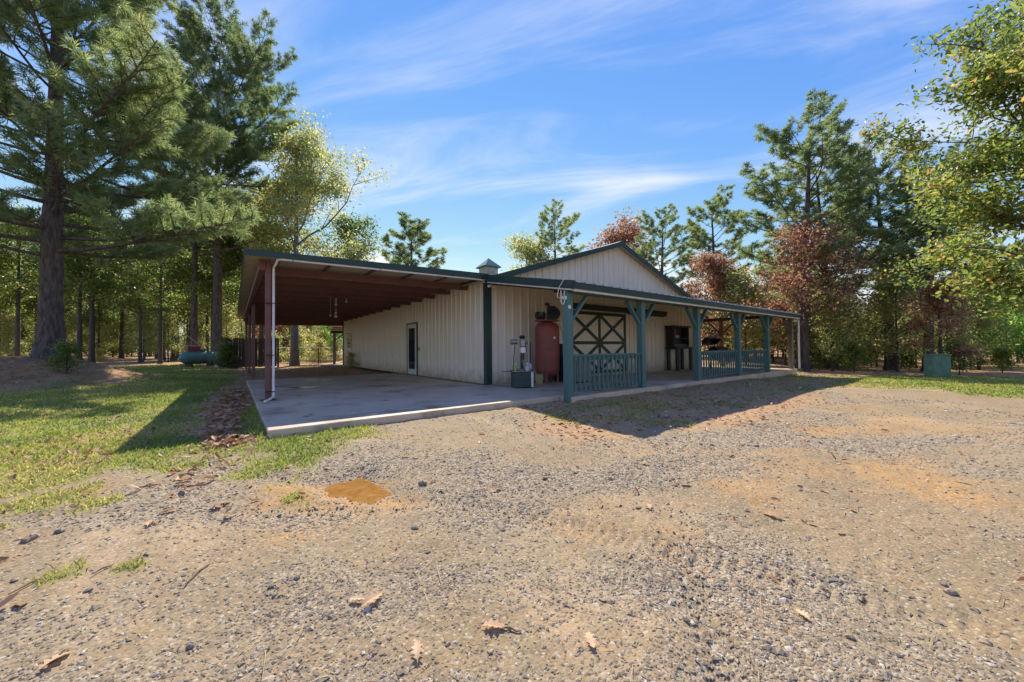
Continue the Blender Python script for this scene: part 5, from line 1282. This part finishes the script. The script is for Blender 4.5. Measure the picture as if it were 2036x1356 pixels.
# ------------------------------------------------------------------ lights, chimes and small fittings
fl = empty('flood_light', (0.02, -0.20, 2.90), 0, 'white twin flood light under the eave at the barn corner', 'light')
MB().bbox((-0.05, -0.02, -0.03), (0.05, 0.12, 0.03), 0.008).build('mount', M['white'], fl)
for sx in (-0.07, 0.08):
    MB().lathe([(0, 0), (0.025, 0), (0.05, 0.10), (0.05, 0.12), (0, 0.12)], 14, (sx, -0.10, -0.06), 'y').build('lamp_head', M['white'], fl, True)
    MB().tube([(sx * 0.5, 0.0, -0.03), (sx, 0.0, -0.06)], 0.012, 6).build('swivel', M['white'], fl)
sl_ = empty('security_light', (-0.26, -3.34, 2.02), 0, 'white looped bracket light with cable on the first porch post', 'light')
MB().tube([(-0.05, 0, 0.26), (-0.05, 0, 0.02), (-0.03, 0, -0.02), (0.0, 0, -0.035), (0.03, 0, -0.02), (0.05, 0, 0.02), (0.05, 0, 0.26)], 0.010, 8).build('bracket', M['white'], sl_, True)
MB().bbox((-0.045, -0.03, 0.07), (0.045, 0.03, 0.14), 0.01).build('lamp_box', M['cream'], sl_)
MB().bbox((0.055, -0.03, 0.07), (0.105, 0.03, 0.15), 0.008).build('sensor', M['white'], sl_)
MB().tube([(-0.05, 0, 0.10), (-0.14, 0, 0.10), (-0.16, 0, 0.14), (-0.155, -0.05, 0.30), (-0.13, -0.20, 0.50)], 0.007, 6).build('cable', M['white'], sl_, True)
ds = empty('post_sensor', (-0.12, -3.395, 1.93), 0, 'round white disc on the first porch post', 'sensor')
MB().lathe([(0, 0), (0.04, 0.0), (0.045, 0.006), (0.04, 0.018), (0, 0.02)], 20, (0, -0.020, 0), 'y').build('disc', M['white'], ds, True)
MB().lathe([(0, 0), (0.016, 0.0), (0.016, 0.004), (0, 0.004)], 14, (0, -0.0245, 0), 'y').build('lens', M['cream'], ds, True)
def chime(x, y, top, beads, label):
    o = empty('wind_chime', (x, y, top), 0, label, 'wind chime')
    zb = min(b[0] for b in beads)
    MB().tube([(0, 0, 0.0), (0, 0, zb)], 0.004, 6).build('cord', M['white'], o)
    for (z, r_) in beads: MB().lathe([(0, z - r_), (r_ * 0.7, z - r_ * 0.7), (r_, z), (r_ * 0.7, z + r_ * 0.7), (0, z + r_)], 14).build('bead', M['cream'], o, True)
    return o
chime(-2.92, 5.5, 2.98, [(-0.10, 0.045), (-0.19, 0.04), (-0.29, 0.052), (-0.50, 0.035), (-0.60, 0.045), (-0.72, 0.06)], 'long wind chime of pale globes hanging from the carport roof')
chime(-3.10, 5.5, 2.98, [(-0.70, 0.035)], 'single white bead on a thin cord under the carport roof')
chime(-2.68, 5.0, 2.98, [(-0.07, 0.05), (-0.15, 0.025), (-0.23, 0.042)], 'short wind chime of three beads under the carport roof')

# ------------------------------------------------------------------ behind the carport
fn_ = empty('plank_fence', (-6.45, 18.9, gz(-6.4, 18.8)), math.atan2(-0.75, 2.75), 'dark weathered wooden plank fence behind the carport', 'fence')
pl = MB().bbox((-0.067, -0.012, 0.02), (0.067, 0.012, 1.74), 0.004).mesh('plank', M['fence_wood'])
for k in range(20):
    o = link('plank', pl, fn_); o.location = (0.07 + k * 0.141, 0, random.uniform(-0.025, 0.01)); o.rotation_euler = (0, random.uniform(-0.008, 0.008), 0)
for z in (0.35, 1.45): MB().box((0.0, 0.013, z), (2.82, 0.052, z + 0.09)).build('fence_rail', M['fence_wood'], fn_)
MB().box((-0.02, -0.03, 1.752), (2.86, 0.06, 1.79)).build('cap_board', M['fence_wood'], fn_)
for x in (0.0, 1.4, 2.88): MB().box((x - 0.045, 0.053, -0.3), (x + 0.045, 0.14, 1.75)).build('fence_post', M['fence_wood'], fn_)

cl = empty('chain_link_fence', (-3.65, 20.9, gz(-3.0, 20.9)), 0, 'chain link fence with pale top rail behind the carport', 'fence')
for x in (0.0, 1.35, 2.7, 3.55):
    MB().tube([(x, 0, -0.2), (x, 0, 1.17)], 0.035 if x == 2.7 else 0.025, 8).build('fence_post', M['wood_dark'] if x == 2.7 else M['steel'], cl)
MB().tube([(0, 0, 1.19), (1.35, 0, 1.19), (2.7, 0, 1.17), (3.55, 0, 1.16)], 0.022, 8).build('top_rail', M['white'], cl)
wv = MB()
for k in range(-14, 46):
    for s2 in (-1, 1):
        xa = k * 0.08; xb = xa + s2 * 1.12
        za, zb_ = 0.03, 1.15
        if xa < 0 or xa > 3.55:
            pass
        p0, p1 = [xa, za], [xb, zb_]
        pts = []
        for (lx) in (0.0, 3.55):
            if (p0[0] - lx) * (p1[0] - lx) < 0:
                t_ = (lx - p0[0]) / (p1[0] - p0[0]); q = [lx, p0[1] + t_ * (p1[1] - p0[1])]
                if (p0[0] < 0 and lx == 0.0) or (p0[0] > 3.55 and lx == 3.55): p0 = q
                else: p1 = q
        if not (-0.001 <= p0[0] <= 3.551 and -0.001 <= p1[0] <= 3.551): continue
        wv.bar((p0[0], 0.002 * s2, p0[1]), (p1[0], 0.002 * s2, p1[1]), 0.004, 0.004, (0, 1, 0))
tag(wv.build('wire_mesh', M['steel'], cl), kind='stuff')

pt = empty('propane_tank', (-7.5, 20.5, gz(-7.5, 20.5)), R(38), 'green horizontal propane tank on low feet beside the wood', 'tank')
MB().lathe([(0.0, -1.08), (0.14, -1.06), (0.27, -0.98), (0.36, -0.84), (0.38, -0.72), (0.38, 0.72), (0.36, 0.84), (0.27, 0.98), (0.14, 1.06), (0.0, 1.08)], 28, (0, 0, 0.56), 'x').build('tank_shell', M['tank_green'], pt, True)
for x in (-0.6, 0.6): MB().box((x - 0.06, -0.26, 0.0), (x + 0.06, 0.26, 0.26)).build('foot', M['wood_dark'], pt)
MB().lathe([(0, 0.93), (0.16, 0.93), (0.16, 1.02), (0.12, 1.06), (0, 1.07)], 16, (0.15, 0, 0)).build('valve_dome', M['tank_green'], pt, True)
MB().lathe([(0.3815, -0.012), (0.386, -0.012), (0.386, 0.012), (0.3815, 0.012)], 28, (0.05, 0, 0.56), 'x').build('strap', M['black'], pt)
cr = empty('red_crate', (-7.82, 20.25, gz(-7.5, 20.5) + 0.945), R(30), 'faded red crate resting on top of the green propane tank', 'crate')
c_ = MB(); c_.box((-0.32, -0.15, 0.0), (0.32, 0.15, 0.02)); c_.box((-0.32, -0.15, 0.021), (0.32, -0.13, 0.30)); c_.box((-0.32, 0.13, 0.021), (0.32, 0.15, 0.30)); c_.box((-0.32, -0.129, 0.021), (-0.30, 0.129, 0.30)); c_.box((0.30, -0.129, 0.021), (0.32, 0.129, 0.30))
c_.build('crate_body', M['red_box'], cr)
MB().box((-0.335, -0.165, 0.301), (0.335, 0.165, 0.32)).build('crate_rim', M['white'], cr)
# leaning pole
x0, y0 = -7.05, 21.4
lp = MB().tube([(x0 + 0.35, y0 - 0.1, gz(x0, y0) - 0.02), (x0 - 0.2, y0 + 0.1, 1.05), (x0 - 1.25, y0 + 0.5, 2.15)], [0.035, 0.035, 0.03], 8).build('leaning_pole', M['yellow'], None, True)
tag(lp, 'long yellowish pole leaning behind the propane tank', 'pole')
lump('tarp_bundle', 0.75, 0.5, 0.42, M['tarp'], 5, (-5.95, 19.4, gz(-5.95, 19.4) - 0.03), 0.2, 'dark tarp covered heap between the propane tank and the plank fence', 'tarp')
lump('white_stone', 0.09, 0.09, 0.08, M['white'], 6, (-6.55, 19.55, gz(-6.55, 19.55) - 0.01), 0.2, 'small white stone on the ground below the propane tank', 'stone', amp=0.1)
# utility cabinet at the wood edge on the right
uc = empty('utility_cabinet', (18.2, -7.35, gz(18.2, -7.35)), R(-52), 'pale green metal utility cabinet under the orange tinged oak', 'cabinet')
MB().bbox((-0.62, -0.42, 0.06), (0.62, 0.42, 1.22), 0.02).build('cabinet_body', M['shed_green'], uc)
MB().box((-0.58, -0.432, 0.12), (-0.01, -0.4205, 1.12)).build('cabinet_door', M['shed_green'], uc)
MB().box((0.01, -0.432, 0.12), (0.58, -0.4205, 1.12)).build('cabinet_door', M['shed_green'], uc)
MB().bbox((-0.66, -0.46, 1.221), (0.66, 0.46, 1.28), 0.01).build('cabinet_lid', M['shed_green'], uc)
MB().box((-0.70, -0.50, -0.15), (0.70, 0.50, 0.059)).build('concrete_pad', M['concrete'], uc)
uc.scale = (0.52, 0.52, 0.78)

# ------------------------------------------------------------------ single leaves, stones and sticks that stand out on the drive
leaf_me = mesh_np('leaf_blade', LEAF_V, LEAF_F, M['litter'], False, np.full(len(LEAF_F), 0.86))
leaf_dk = mesh_np('leaf_blade', LEAF_V, LEAF_F, M['litter'], False, np.full(len(LEAF_F), 0.42))
stalk = MB().tube([(-0.18, 0, 0.0), (0.0, 0, 0.02)], 0.006, 5).mesh('leaf_stalk', M['twig'])
def ground_px(px, py, zg=-0.24):
    v = np.array(_f) + np.array(_r) * (px - 1018) / 730.9 - np.array(_u) * (py - 678) / 730.9
    t = (zg - CAM.z) / v[2]; return CAM.x + v[0] * t, CAM.y + v[1] * t
LEAFS = [(-5.36, -6.98, 0.17, 0.3, 0), (-5.31, -6.93, 0.11, 2.6, 0), (-5.25, -7.45, 0.13, 1.2, 0), (-4.93, -7.43, 0.15, 5.6, 0), (-3.14, -8.04 + 0.85, 0.16, 0.8, 0), (-2.4, -7.9, 0.2, 2.0, 0), (-4.55, -7.75, 0.12, 4.2, 0),
         (-6.0, -5.15, 0.18, 0.5, 1), (-5.93, -5.2, 0.15, 2.2, 1), (-5.85, -5.35, 0.14, 4.0, 1), (-6.2, -5.05, 0.16, 3.1, 1), (-6.5, -6.55, 0.15, 0.9, 0), (-6.35, -5.25, 0.15, 1.5, 0), (-3.9, -6.15, 0.14, 2.8, 1), (-2.2, -6.6, 0.15, 1.9, 1), (-1.2, -7.0, 0.18, 0.2, 1), (0.5, -7.3, 0.16, 3.3, 1), (-4.2, -5.0, 0.13, 2.5, 1), (2.2, -7.9, 0.18, 1.4, 1), (-3.6, -8.35, 0.11, 1.0, 0), (-3.3, -8.05, 0.12, 4.4, 1),
         (-5.0, -2.3, 0.16, 0.3, 1), (-4.85, -2.25, 0.15, 1.9, 1), (-3.4, -1.3, 0.17, 0.7, 1), (-2.6, 0.4, 0.15, 2.7, 1), (-4.2, -0.6, 0.12, 4.7, 1)]
for (x, y, s, a, kd) in LEAFS:
    sl = bool(on_slab(np.array([x]), np.array([y]))[0])
    lab = 'brown oak leaf lying on the carport concrete' if sl else ('curled dark brown oak leaf lying on the drive' if kd else 'pale tan oak leaf lying on the gravel drive')
    grp = 'leaves on the carport concrete' if sl else ('dark leaves on the drive' if kd else 'tan leaves on the drive')
    o = empty('oak_leaf', (x, y, (0.004 if sl else gz(x, y) + 0.012)), a, lab, 'leaf', grp); o.scale = (s * 0.8, s * 0.8, s * 0.8)
    o.rotation_euler = (random.uniform(-0.2, 0.2), random.uniform(-0.25, 0.1), a)
    link('leaf_blade', leaf_dk if kd else leaf_me, o); link('leaf_stalk', stalk, o)
def stone(x, y, r_, mat, seed, label, group):
    o = lump('stone', r_, r_ * 0.72, r_ * 0.5, mat, seed, (x, y, gz(x, y) - r_ * 0.12), seed * 1.3, label, 'stone', group, 0.3, None, (6, 9), 0.35)
    return o
for k, (px, py, r_) in enumerate([(380, 1282, 0.024), (540, 1172, 0.020), (545, 1185, 0.016), (28, 1165, 0.018), (175, 1180, 0.02), (825, 1055, 0.03), (850, 1098, 0.02), (1000, 1050, 0.02), (1420, 1330, 0.02), (590, 1155, 0.022), (120, 1075, 0.035)]):
    x, y = ground_px(px, py); stone(x, y, r_, M['stone'], 40 + k, 'dark grey stone lying loose on the gravel drive', 'grey stones on the drive')
for k, (px, py, r_) in enumerate([(1890, 1158, 0.032), (1615, 1165, 0.02), (1690, 1240, 0.02), (890, 1275, 0.014), (1960, 1250, 0.022), (1875, 1138, 0.02), (60, 1088, 0.045), (840, 970, 0.045), (1460, 1330, 0.018)]):
    x, y = ground_px(px, py); stone(x, y, r_, M['stone_tan'], 60 + k, 'tan flat stone lying loose on the gravel drive', 'tan stones on the drive')
for k, (px, py, l_, a) in enumerate([(62, 1172, 0.09, 0.9), (205, 1143, 0.05, 0.8), (395, 1145, 0.11, 1.1), (1015, 1245, 0.05, -0.9)]):
    x, y = ground_px(px, py); z = gz(x, y) + 0.008
    o = MB().tube([(-l_, 0, 0), (0, 0.004, 0.004), (l_ * 0.6, -0.006, 0.0), (l_, 0, 0.002)], [0.004, 0.006, 0.005, 0.003], 6).build('stick', M['twig'], None, True)
    o.location = (x, y, z); o.rotation_euler = (0, 0, a); tag(o, 'short dry stick lying on the gravel drive', 'stick', 'sticks on the drive')
